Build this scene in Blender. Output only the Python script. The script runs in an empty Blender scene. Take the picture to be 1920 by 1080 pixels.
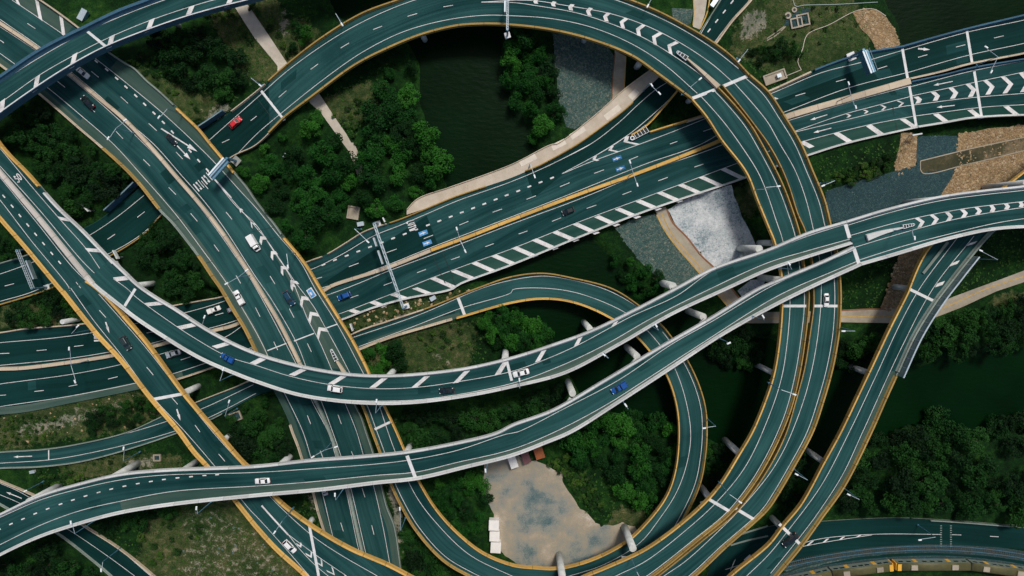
import bpy, bmesh, math, random, re
import numpy as np
from mathutils import Vector, Matrix
random.seed(7); rng = np.random.default_rng(7)
scene = bpy.context.scene
col = scene.collection

# ------------------------------------------------------------------ camera
F = 1250.0            # focal length in pixels of the 1920 px wide photograph
CAMH = 227.0          # height of the camera above the ground (m)
TILT = math.atan(85.0 / F)
cam_d = bpy.data.cameras.new("camera")
cam = bpy.data.objects.new("camera", cam_d); col.objects.link(cam)
cam_d.sensor_width = 36.0; cam_d.lens = F / 1920.0 * 36.0
cam_d.clip_start = 1.0; cam_d.clip_end = 8000.0
cam.location = (0, 0, CAMH); cam.rotation_euler = (-TILT, 0, 0)
scene.camera = cam
# ------------------------------------------------------------------ light
SUN_EL = math.radians(58); SUN_AZ = math.radians(24)      # azimuth from +Y towards +X
world = bpy.data.worlds.new("World"); scene.world = world; world.use_nodes = True
wn = world.node_tree.nodes; wl = world.node_tree.links
bg = wn["Background"]
sky = wn.new("ShaderNodeTexSky"); sky.sky_type = 'NISHITA'; sky.sun_disc = False
sky.sun_elevation = SUN_EL; sky.sun_rotation = SUN_AZ
sky.air_density = 1.0; sky.dust_density = 4.0
wl.new(sky.outputs[0], bg.inputs[0]); bg.inputs[1].default_value = 0.052
sun_d = bpy.data.lights.new("sun", 'SUN'); sun_d.energy = 1.5; sun_d.angle = math.radians(10)
sun_d.color = (1.0, 0.95, 0.88)
sun = bpy.data.objects.new("sun", sun_d); col.objects.link(sun)
sdir = Vector((-math.sin(SUN_AZ) * math.cos(SUN_EL), -math.cos(SUN_AZ) * math.cos(SUN_EL), -math.sin(SUN_EL)))
sun.rotation_euler = sdir.to_track_quat('-Z', 'Y').to_euler(); sun.location = (60, 140, 200)
vs = scene.view_settings
vs.view_transform = 'Standard'; vs.look = 'None'; vs.gamma = 1.0; vs.use_curve_mapping = False
vs.exposure = 0.75
scene.cycles.max_bounces = 5

# ------------------------------------------------------------------ pixel -> place
_ct, _st = math.cos(TILT), math.sin(TILT)
def at(px, py, z=0.0):
    """the place of height z that the photograph shows at pixel (px, py)"""
    x = (px - 960.0) / F; y = -(py - 540.0) / F; w = -1.0
    dy = y * _ct + w * _st; dz = -y * _st + w * _ct
    t = (z - CAMH) / dz
    return (x * t, dy * t, z)
def at_np(p, z):
    p = np.asarray(p, float); z = np.broadcast_to(np.asarray(z, float), p.shape[:1])
    x = (p[:, 0] - 960.0) / F; y = -(p[:, 1] - 540.0) / F
    dy = y * _ct - _st; dz = -y * _st - _ct
    t = (z - CAMH) / dz
    return np.stack([x * t, dy * t, z], 1)
def to_px(X, Y, Z):
    v = Z - CAMH
    cy = Y * _ct - v * _st; cz = Y * _st + v * _ct
    return 960 + F * X / -cz, 540 - F * cy / -cz
TILES = {0: (0, 0, 1)}
for _k in range(16):
    TILES[_k + 1] = ((_k % 4) * 480, (_k // 4) * 270, 4)
def parse(s):
    """'k:x,y x,y | x,y' -> pixel points and the indices of anchors (a '|' marks the point after it)"""
    pts, anch, t = [], [], 0
    mark = False
    for tok in s.split():
        if tok == '|':
            mark = True; continue
        m = re.match(r'(?:(\d+):)?(-?[\d.]+),(-?[\d.]+)$', tok)
        if m.group(1): t = int(m.group(1))
        ox, oy, sc = TILES[t]
        if mark: anch.append(len(pts)); mark = False
        pts.append((ox + float(m.group(2)) / sc, oy + float(m.group(3)) / sc))
    return np.array(pts), anch
def tp(k, x, y):
    ox, oy, sc = TILES[k]; return (ox + x / sc, oy + y / sc)
def catmull(P, step=6.0):
    """smooth curve through the points; returns dense points and the dense index of each control point"""
    P = np.asarray(P, float)
    if len(P) < 3:
        n = max(2, int(np.hypot(*(P[-1] - P[0])) / step) + 1)
        return P[0] + (P[-1] - P[0]) * np.linspace(0, 1, n)[:, None], [0, n - 1]
    Q = np.vstack([2 * P[0] - P[1], P, 2 * P[-1] - P[-2]])
    out, idx = [], []
    for i in range(1, len(Q) - 2):
        p0, p1, p2, p3 = Q[i - 1], Q[i], Q[i + 1], Q[i + 2]
        d = lambda a, b: max(1e-3, np.hypot(*(b - a)) ** 0.5)
        t0 = 0; t1 = t0 + d(p0, p1); t2 = t1 + d(p1, p2); t3 = t2 + d(p2, p3)
        n = max(1, int(np.hypot(*(p2 - p1)) / step))
        t = (t1 + (t2 - t1) * np.arange(n) / n)[:, None]
        A1 = (t1 - t) / (t1 - t0) * p0 + (t - t0) / (t1 - t0) * p1
        A2 = (t2 - t) / (t2 - t1) * p1 + (t - t1) / (t2 - t1) * p2
        A3 = (t3 - t) / (t3 - t2) * p2 + (t - t2) / (t3 - t2) * p3
        B1 = (t2 - t) / (t2 - t0) * A1 + (t - t0) / (t2 - t0) * A2
        B2 = (t3 - t) / (t3 - t1) * A2 + (t - t1) / (t3 - t1) * A3
        idx.append(sum(len(o) for o in out))
        out.append((t2 - t) / (t2 - t1) * B1 + (t - t1) / (t2 - t1) * B2)
    idx.append(sum(len(o) for o in out)); out.append(P[-1:])
    return np.vstack(out), idx
def arclen(P):
    return np.concatenate([[0], np.cumsum(np.hypot(*np.diff(P[:, :2], axis=0).T))])
def resample(P, n):
    s = arclen(P); t = np.linspace(0, s[-1], n)
    return np.stack([np.interp(t, s, P[:, k]) for k in range(P.shape[1])], 1)

# ------------------------------------------------------------------ materials
MATS = {}
def _nt(name):
    m = bpy.data.materials.new(name); m.use_nodes = True
    nt = m.node_tree; b = nt.nodes["Principled BSDF"]; MATS[name] = m
    return m, nt.nodes, nt.links, b
def rgb4(c): return (c[0], c[1], c[2], 1)
def ramp(nodes, links, fac, stops):
    r = nodes.new("ShaderNodeValToRGB"); e = r.color_ramp.elements
    while len(e) < len(stops): e.new(0.5)
    for el, (p, c) in zip(e, stops): el.position = p; el.color = rgb4(c)
    links.new(fac, r.inputs[0]); return r.outputs[0]
def noise(nodes, links, vec, scale, detail=3, rough=0.55):
    n = nodes.new("ShaderNodeTexNoise"); n.inputs["Scale"].default_value = scale
    n.inputs["Detail"].default_value = detail; n.inputs["Roughness"].default_value = rough
    links.new(vec, n.inputs["Vector"]); return n.outputs[0]
def mixc(nodes, links, fac, a, b, blend='MIX'):
    n = nodes.new("ShaderNodeMix"); n.data_type = 'RGBA'; n.blend_type = blend
    for sock, v in ((n.inputs[0], fac), (n.inputs[6], a), (n.inputs[7], b)):
        if isinstance(v, (int, float)): sock.default_value = v
        elif isinstance(v, tuple): sock.default_value = rgb4(v)
        else: links.new(v, sock)
    return n.outputs[2]
def math_n(nodes, links, op, a, b):
    n = nodes.new("ShaderNodeMath"); n.operation = op
    for s, v in ((n.inputs[0], a), (n.inputs[1], b)):
        if isinstance(v, (int, float)): s.default_value = v
        else: links.new(v, s)
    return n.outputs[0]
def wpos(nodes):
    return nodes.new("ShaderNodeNewGeometry").outputs["Position"]
def bump(nodes, links, b, h, strength, dist=0.05):
    n = nodes.new("ShaderNodeBump"); n.inputs["Strength"].default_value = strength
    n.inputs["Distance"].default_value = dist
    links.new(h, n.inputs["Height"]); links.new(n.outputs[0], b.inputs["Normal"])
def simple(name, c, rough=0.6, metal=0.0, var=0.25, scale=0.6, spec=0.5, fine=6.0):
    """one colour with uneven weathering in two sizes"""
    m, n, l, b = _nt(name); p = wpos(n)
    f1 = noise(n, l, p, scale, 4); f2 = noise(n, l, p, fine, 3)
    f = math_n(n, l, 'ADD', math_n(n, l, 'MULTIPLY', f1, 0.65), math_n(n, l, 'MULTIPLY', f2, 0.35))
    lo = tuple(x * (1 - var) for x in c); hi = tuple(min(1, x * (1 + var)) for x in c)
    l.new(ramp(n, l, f, [(0.3, lo), (0.7, hi)]), b.inputs["Base Color"])
    b.inputs["Roughness"].default_value = rough; b.inputs["Metallic"].default_value = metal
    b.inputs["Specular IOR Level"].default_value = spec
    return m
def asphalt(name, dark, light, patchy=1.0):
    """asphalt with streaks along the lanes (UV: metres across, metres along), wheel paths, patches"""
    m, n, l, b = _nt(name)
    uv = n.new("ShaderNodeUVMap"); uv.uv_map = "UVMap"; p = wpos(n)
    mp = n.new("ShaderNodeMapping"); mp.inputs["Scale"].default_value = (0.9, 0.018, 1)
    l.new(uv.outputs[0], mp.inputs[0])
    s1 = noise(n, l, mp.outputs[0], 1.0, 4, 0.6)
    mp2 = n.new("ShaderNodeMapping"); mp2.inputs["Scale"].default_value = (0.22, 0.012, 1)
    l.new(uv.outputs[0], mp2.inputs[0])
    s2 = noise(n, l, mp2.outputs[0], 1.0, 3, 0.5)
    s3 = noise(n, l, p, 0.028, 4, 0.55); s4 = noise(n, l, p, 9.0, 2, 0.6)
    f = math_n(n, l, 'ADD', math_n(n, l, 'MULTIPLY', s1, 0.34), math_n(n, l, 'MULTIPLY', s2, 0.28))
    f = math_n(n, l, 'ADD', f, math_n(n, l, 'MULTIPLY', s3, 0.42 * patchy))
    f = math_n(n, l, 'ADD', f, math_n(n, l, 'MULTIPLY', s4, 0.10))
    c = ramp(n, l, f, [(0.44, dark), (0.56, tuple(a * .55 + c2 * .45 for a, c2 in zip(dark, light))), (0.67, light)])
    l.new(c, b.inputs["Base Color"]); b.inputs["Roughness"].default_value = 0.85
    b.inputs["Specular IOR Level"].default_value = 0.10
    bump(n, l, b, s4, 0.25, 0.02)
    return m
M_ROAD = asphalt("asphalt", (0.0018, 0.026, 0.027), (0.0240, 0.085, 0.084))
M_SHOULDER = asphalt("shoulder_asphalt", (0.020, 0.058, 0.047), (0.078, 0.118, 0.098))
M_SHOULDER2 = asphalt("dark_shoulder_asphalt", (0.006, 0.042, 0.034), (0.034, 0.086, 0.068))
M_REP = asphalt("repair_asphalt", (0.0012, 0.021, 0.021), (0.012, 0.058, 0.057))
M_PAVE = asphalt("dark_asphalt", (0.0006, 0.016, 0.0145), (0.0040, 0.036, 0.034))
def parapet_mat(name, c, c2, joint=0.55):
    """concrete or painted parapet: runs of slightly different tone along its length, run-off streaks, joints"""
    m, n, l, b = _nt(name)
    uv = n.new("ShaderNodeUVMap"); uv.uv_map = "UVMap"; p = wpos(n)
    mp = n.new("ShaderNodeMapping"); mp.inputs["Scale"].default_value = (0.5, 0.06, 1)
    l.new(uv.outputs[0], mp.inputs[0])
    f = noise(n, l, mp.outputs[0], 1.5, 4, 0.6); f2 = noise(n, l, p, 2.5, 3)
    g = math_n(n, l, 'ADD', math_n(n, l, 'MULTIPLY', f, 0.6), math_n(n, l, 'MULTIPLY', f2, 0.4))
    cc = ramp(n, l, g, [(0.32, c2), (0.66, c)])
    sep = n.new("ShaderNodeSeparateXYZ"); l.new(uv.outputs[0], sep.inputs[0])
    vv = math_n(n, l, 'MULTIPLY', sep.outputs[1], 0.125); v = math_n(n, l, 'FRACT', vv, 0)
    wn_ = n.new('ShaderNodeTexWhiteNoise'); wn_.noise_dimensions = '1D'; l.new(math_n(n, l, 'FLOOR', vv, 0), wn_.inputs['W'])
    tone = math_n(n, l, 'ADD', math_n(n, l, 'MULTIPLY', wn_.outputs['Value'], 0.22), 0.80)
    cx = n.new('ShaderNodeCombineColor'); [l.new(tone, cx.inputs[q]) for q in range(3)]
    cc = mixc(n, l, 1.0, cc, cx.outputs[0], 'MULTIPLY')
    j = math_n(n, l, 'LESS_THAN', v, 0.035)
    j = math_n(n, l, 'MULTIPLY', j, joint)
    l.new(mixc(n, l, j, cc, tuple(x * 0.25 for x in c2)), b.inputs["Base Color"])
    b.inputs["Roughness"].default_value = 0.8; b.inputs["Specular IOR Level"].default_value = 0.3
    return m
M_YEL = parapet_mat("ochre_parapet", (0.76, 0.47, 0.135), (0.48, 0.28, 0.068))
M_OCH = parapet_mat("ochre_parapet_weathered", (0.46, 0.305, 0.095), (0.27, 0.170, 0.045))
M_WHI = parapet_mat("white_parapet", (0.69, 0.70, 0.69), (0.50, 0.52, 0.51), 0.25)
M_TAN = parapet_mat("pale_concrete_barrier", (0.62, 0.52, 0.39), (0.45, 0.37, 0.27), 0.4)
M_GRY = parapet_mat("grey_barrier", (0.30, 0.35, 0.31), (0.17, 0.22, 0.19), 0.3)
M_PALEC = parapet_mat("pale_median_concrete", (0.62, 0.57, 0.52), (0.46, 0.43, 0.39), 0.4)
M_BLU = parapet_mat("blue_grey_parapet", (0.055, 0.145, 0.215), (0.028, 0.085, 0.14), 0.2)
M_GIRD = simple("girder_concrete", (0.24, 0.25, 0.22), 0.85, var=0.3)
M_GIRDB = simple("girder_concrete_blue", (0.045, 0.13, 0.20), 0.85, var=0.25)
M_PIER = simple("pier_concrete", (0.50, 0.52, 0.50), 0.8, var=0.28, scale=0.5)
M_WALLB = simple("blue_retaining_wall", (0.035, 0.115, 0.20), 0.8, var=0.3)
M_JOINT = simple("expansion_joint_concrete", (0.62, 0.63, 0.63), 0.75, var=0.2)
M_SEAM = simple("dark_joint_seal", (0.003, 0.02, 0.018), 0.8)
def paint(name, c):
    m, n, l, b = _nt(name); p = wpos(n)
    f = noise(n, l, p, 5.0, 4, 0.7); f2 = noise(n, l, p, 0.35, 3)
    g = math_n(n, l, 'ADD', math_n(n, l, 'MULTIPLY', f, 0.6), math_n(n, l, 'MULTIPLY', f2, 0.4))
    l.new(ramp(n, l, g, [(0.36, tuple(x * 0.45 for x in c)), (0.52, c)]), b.inputs["Base Color"])
    b.inputs["Roughness"].default_value = 0.7; b.inputs["Specular IOR Level"].default_value = 0.3
    return m
M_PAINT = paint("white_road_paint", (0.70, 0.69, 0.68))
M_PAINTB = paint("blue_road_paint", (0.08, 0.30, 0.62))
M_PAINTD = paint("deep_blue_road_paint", (0.012, 0.13, 0.30))
M_STEEL = simple("galvanised_steel", (0.42, 0.50, 0.55), 0.45, 0.3, var=0.12)
M_STEELB = simple("blue_steel", (0.10, 0.25, 0.36), 0.4, 0.35, var=0.3, scale=1.5)
M_LAMPH = simple("lamp_housing", (0.75, 0.80, 0.82), 0.5, var=0.08)
M_SIGN = simple("sign_back", (0.60, 0.62, 0.60), 0.5, var=0.15)
M_DARK = simple("dark_rubber", (0.008, 0.012, 0.013), 0.7)
M_GLASS = simple("car_glass", (0.010, 0.022, 0.028), 0.12, var=0.1, spec=0.6)
M_SCREEN = simple("noise_screen", (0.16, 0.24, 0.25), 0.45, var=0.25, scale=0.4)
M_RIM = simple("wheel_rim", (0.35, 0.36, 0.37), 0.4, 0.6)
M_LIGHT = simple("headlight_lens", (0.75, 0.78, 0.8), 0.15, var=0.05)
M_TAIL = simple("tail_light_lens", (0.35, 0.01, 0.01), 0.2, var=0.05)
def car_paint(name, c, rough=0.28, metal=0.0):
    m = simple(name, c, rough, metal, var=0.06); b = m.node_tree.nodes["Principled BSDF"]
    b.inputs["Coat Weight"].default_value = 0.5; b.inputs["Coat Roughness"].default_value = 0.08
    return m
CP = {'white': car_paint('white_car_paint', (0.80, 0.80, 0.79)), 'silver': car_paint('silver_car_paint', (0.50, 0.55, 0.62), 0.3, 0.3),
      'black': car_paint('black_car_paint', (0.006, 0.010, 0.012)), 'grey': car_paint('dark_grey_car_paint', (0.020, 0.035, 0.037)),
      'navy': car_paint('navy_car_paint', (0.006, 0.045, 0.085)), 'blue': car_paint('blue_car_paint', (0.008, 0.075, 0.29)),
      'red': car_paint('red_car_paint', (0.58, 0.025, 0.030))}
# stone and soil surfaces
def stones(name, cols, scale, dark=0.35, big=0.08, strength=0.8):
    """stones a hand or more across: each cell its own tone, dark gaps between them"""
    m, n, l, b = _nt(name); p = wpos(n)
    v = n.new("ShaderNodeTexVoronoi"); v.inputs["Scale"].default_value = scale; l.new(p, v.inputs["Vector"])
    e = n.new("ShaderNodeTexVoronoi"); e.feature = 'DISTANCE_TO_EDGE'; e.inputs["Scale"].default_value = scale
    l.new(p, e.inputs["Vector"])
    sep = n.new("ShaderNodeSeparateColor"); l.new(v.outputs["Color"], sep.inputs[0])
    k = len(cols)
    c = ramp(n, l, sep.outputs[0], [(i / (k - 1), cc) for i, cc in enumerate(cols)])
    lg = noise(n, l, p, big, 4)
    c = mixc(n, l, math_n(n, l, 'MULTIPLY', lg, 0.75), c, tuple(x * 0.55 for x in cols[0]))
    gap = ramp(n, l, e.outputs["Distance"], [(0.0, (0, 0, 0)), (0.10, (1, 1, 1))])
    gm = math_n(n, l, 'ADD', math_n(n, l, 'MULTIPLY', gap, 1 - dark), dark)
    c = mixc(n, l, 1.0, c, gm, 'MULTIPLY')
    l.new(c, b.inputs["Base Color"]); b.inputs["Roughness"].default_value = 0.9
    bump(n, l, b, e.outputs["Distance"], strength, 0.3)
    return m
M_TANROCK = stones("tan_gravel", [(0.20, 0.13, 0.06), (0.42, 0.29, 0.15), (0.34, 0.22, 0.10), (0.55, 0.43, 0.28)], 1.6)
M_GREYROCK = stones("grey_riprap", [(0.030, 0.085, 0.075), (0.06, 0.13, 0.115), (0.10, 0.16, 0.14), (0.20, 0.22, 0.18)], 2.0)
M_DARKROCK = stones("dark_gravel", [(0.010, 0.048, 0.058), (0.016, 0.065, 0.075), (0.022, 0.08, 0.09), (0.06, 0.12, 0.12)], 2.4)
def mottled(name, stops, scales=(0.05, 0.35, 2.5), rough=0.9, w=(0.5, 0.3, 0.2)):
    m, n, l, b = _nt(name); p = wpos(n)
    f = None
    for s, ww in zip(scales, w):
        t = math_n(n, l, 'MULTIPLY', noise(n, l, p, s, 4, 0.6), ww)
        f = t if f is None else math_n(n, l, 'ADD', f, t)
    l.new(ramp(n, l, f, stops), b.inputs["Base Color"]); b.inputs["Roughness"].default_value = rough
    b.inputs["Specular IOR Level"].default_value = 0.2
    bump(n, l, b, noise(n, l, p, 3.0, 3), 0.3, 0.1)
    return m
M_PALE = mottled("whitish_blinding", [(0.36, (0.05, 0.10, 0.11)), (0.43, (0.23, 0.29, 0.31)), (0.50, (0.43, 0.46, 0.47)), (0.62, (0.64, 0.66, 0.66))], (0.10, 0.9, 2.5), w=(0.42, 0.24, 0.34))
M_YARD = mottled("bare_yard", [(0.36, (0.045, 0.095, 0.105)), (0.42, (0.11, 0.155, 0.155)), (0.475, (0.23, 0.235, 0.205)), (0.525, (0.29, 0.255, 0.19)), (0.58, (0.36, 0.31, 0.235)), (0.64, (0.52, 0.48, 0.42))], (0.055, 0.17, 2.6), w=(0.56, 0.28, 0.16))
M_PATH = mottled("concrete_path", [(0.35, (0.24, 0.21, 0.16)), (0.65, (0.42, 0.37, 0.29))], (0.1, 0.6, 4.0))
M_PATHP = mottled("pale_concrete_path", [(0.35, (0.36, 0.32, 0.26)), (0.65, (0.56, 0.51, 0.43))], (0.1, 0.6, 4.0))
M_EDGE = simple("red_brown_edging", (0.22, 0.10, 0.05), 0.9)
M_LINEY = paint("yellow_path_line", (0.52, 0.33, 0.08))
M_MUD = mottled("muddy_pond", [(0.36, (0.012, 0.022, 0.008)), (0.5, (0.05, 0.045, 0.018)), (0.62, (0.20, 0.15, 0.09))], (0.05, 0.2, 2.0), 0.6)
M_FOOT = mottled("footway_concrete", [(0.35, (0.36, 0.30, 0.22)), (0.65, (0.58, 0.51, 0.42))], (0.06, 0.4, 4.0))
M_SLAB = simple("footway_slab", (0.62, 0.56, 0.47), 0.8, var=0.15)
def water_mat():
    m, n, l, b = _nt("creek_water"); p = wpos(n)
    f = noise(n, l, p, 0.03, 3)
    l.new(ramp(n, l, f, [(0.35, (0.0007, 0.0075, 0.0018)), (0.65, (0.0016, 0.0140, 0.0032))]), b.inputs["Base Color"])
    b.inputs["Roughness"].default_value = 0.35; b.inputs["Specular IOR Level"].default_value = 0.035
    mp = n.new("ShaderNodeMapping"); mp.inputs["Scale"].default_value = (0.35, 1.0, 1); mp.inputs["Rotation"].default_value = (0, 0, 0.25)
    l.new(p, mp.inputs[0])
    w = noise(n, l, mp.outputs[0], 0.9, 3, 0.6)
    bump(n, l, b, w, 0.35, 0.35)
    return m
M_WATER = water_mat()
def ground_mat():
    """grass, dry grass and bare soil; the terrain carries which grows where"""
    m, n, l, b = _nt("ground_cover"); p = wpos(n)
    a = n.new("ShaderNodeAttribute"); a.attribute_name = "cover"
    sep = n.new("ShaderNodeSeparateColor"); l.new(a.outputs["Color"], sep.inputs[0])
    big = noise(n, l, p, 0.06, 5, 0.6); mid = noise(n, l, p, 0.45, 4, 0.65); fine = noise(n, l, p, 2.6, 3, 0.7)
    g = math_n(n, l, 'ADD', math_n(n, l, 'MULTIPLY', big, 0.35), math_n(n, l, 'ADD', math_n(n, l, 'MULTIPLY', mid, 0.35), math_n(n, l, 'MULTIPLY', fine, 0.3)))
    grass = ramp(n, l, g, [(0.36, (0.0010, 0.0065, 0.0014)), (0.48, (0.0026, 0.020, 0.0030)), (0.57, (0.0110, 0.048, 0.0055)), (0.66, (0.042, 0.074, 0.016))])
    dry = ramp(n, l, g, [(0.36, (0.006, 0.024, 0.005)), (0.47, (0.024, 0.046, 0.012)), (0.55, (0.070, 0.080, 0.030)), (0.66, (0.20, 0.165, 0.09))])
    soil = ramp(n, l, g, [(0.36, (0.05, 0.075, 0.045)), (0.48, (0.15, 0.16, 0.12)), (0.58, (0.27, 0.24, 0.18)), (0.68, (0.38, 0.35, 0.30))])
    def edge(ch):
        t = math_n(n, l, 'ADD', ch, math_n(n, l, 'MULTIPLY', math_n(n, l, 'SUBTRACT', mid, 0.5), 1.5))
        t = math_n(n, l, 'ADD', t, math_n(n, l, 'MULTIPLY', math_n(n, l, 'SUBTRACT', fine, 0.5), 0.7))
        r = ramp(n, l, t, [(0.40, (0, 0, 0)), (0.62, (1, 1, 1))]); return r
    c = mixc(n, l, edge(sep.outputs[0]), grass, dry)
    c = mixc(n, l, edge(sep.outputs[1]), c, soil)
    l.new(c, b.inputs["Base Color"]); b.inputs["Roughness"].default_value = 0.95
    b.inputs["Specular IOR Level"].default_value = 0.15
    bump(n, l, b, math_n(n, l, 'ADD', mid, math_n(n, l, 'MULTIPLY', fine, 0.6)), 0.7, 0.5)
    return m
M_GROUND = ground_mat()
def leaf_mat(name, dark, mid, light):
    m, n, l, b = _nt(name); p = wpos(n)
    oi = n.new("ShaderNodeObjectInfo")
    f = noise(n, l, p, 0.5, 3); f2 = noise(n, l, p, 3.0, 2)
    g = math_n(n, l, 'ADD', math_n(n, l, 'MULTIPLY', f, 0.5), math_n(n, l, 'MULTIPLY', f2, 0.3))
    g = math_n(n, l, 'ADD', g, math_n(n, l, 'MULTIPLY', oi.outputs["Random"], 0.55))
    l.new(ramp(n, l, g, [(0.44, dark), (0.68, mid), (0.98, light)]), b.inputs["Base Color"])
    b.inputs["Roughness"].default_value = 0.7; b.inputs["Specular IOR Level"].default_value = 0.15
    return m
M_LEAF = [leaf_mat("mangrove_leaves", (0.0016, 0.020, 0.0022), (0.0060, 0.055, 0.0050), (0.024, 0.115, 0.010)),
          leaf_mat("dark_leaves", (0.0010, 0.012, 0.0018), (0.0036, 0.031, 0.0040), (0.014, 0.066, 0.008)),
          leaf_mat("shrub_leaves", (0.006, 0.030, 0.004), (0.016, 0.060, 0.008), (0.055, 0.12, 0.015))]
M_BARK = simple("bark", (0.06, 0.05, 0.035), 0.9)

# ------------------------------------------------------------------ objects
def mesh_obj(name, verts, faces, mat, parent=None, smooth=False, uvs=None, loc=None):
    me = bpy.data.meshes.new(name)
    me.from_pydata([tuple(map(float, v)) for v in verts], [], [tuple(int(i) for i in f) for f in faces])
    for mm in (mat if isinstance(mat, (list, tuple)) else [mat]): me.materials.append(mm)
    if uvs is not None:
        u = me.uv_layers.new(name="UVMap")
        li = np.zeros(len(me.loops), np.int64); me.loops.foreach_get("vertex_index", li)
        u.data.foreach_set("uv", np.asarray(uvs, float)[li].ravel())
    if smooth: me.shade_smooth()
    me.update()
    o = bpy.data.objects.new(name, me); col.objects.link(o)
    if loc is not None: o.location = loc
    if parent is not None: o.parent = parent
    return o
def thing(name, label, cat, loc=(0, 0, 0), rz=0.0, group=None):
    o = bpy.data.objects.new(name, None); col.objects.link(o)
    o.empty_display_size = 0.5
    o.location = loc; o.rotation_euler = (0, 0, rz); o['label'] = label; o['category'] = cat
    if group: o['group'] = group
    return o
def tag(o, label=None, cat=None, group=None, kind=None):
    for k, v in (('label', label), ('category', cat), ('group', group), ('kind', kind)):
        if v: o[k] = v
    return o
class MB:
    """collects vertices and faces of one part"""
    def __init__(s): s.v = []; s.f = []
    def add(s, v, f):
        k = len(s.v); s.v += [tuple(p) for p in v]; s.f += [tuple(i + k for i in q) for q in f]
    def box(s, c, size, rz=0.0, taper=1.0):
        hx, hy, hz = size[0] / 2, size[1] / 2, size[2] / 2; ca, sa = math.cos(rz), math.sin(rz)
        v = []
        for z, k in ((-hz, 1), (hz, taper)):
            for x, y in ((-hx, -hy), (hx, -hy), (hx, hy), (-hx, hy)):
                x *= k; y *= k
                v.append((c[0] + x * ca - y * sa, c[1] + x * sa + y * ca, c[2] + z))
        s.add(v, [(3, 2, 1, 0), (4, 5, 6, 7), (0, 1, 5, 4), (1, 2, 6, 5), (2, 3, 7, 6), (3, 0, 4, 7)])
    def tube(s, p0, p1, r0, r1=None, n=8, cap=True):
        r1 = r0 if r1 is None else r1
        a = Vector(p0); b = Vector(p1); d = (b - a).normalized()
        u = d.orthogonal().normalized(); w = d.cross(u)
        v = []
        for c, r in ((a, r0), (b, r1)):
            for i in range(n):
                t = 2 * math.pi * i / n; v.append(c + (u * math.cos(t) + w * math.sin(t)) * r)
        f = [(i, (i + 1) % n, n + (i + 1) % n, n + i) for i in range(n)]
        if cap: f += [tuple(range(n - 1, -1, -1)), tuple(range(n, 2 * n))]
        s.add(v, f)
    def build(s, name, mat, parent=None, smooth=False):
        return mesh_obj(name, s.v, s.f, mat, parent, smooth)
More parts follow.
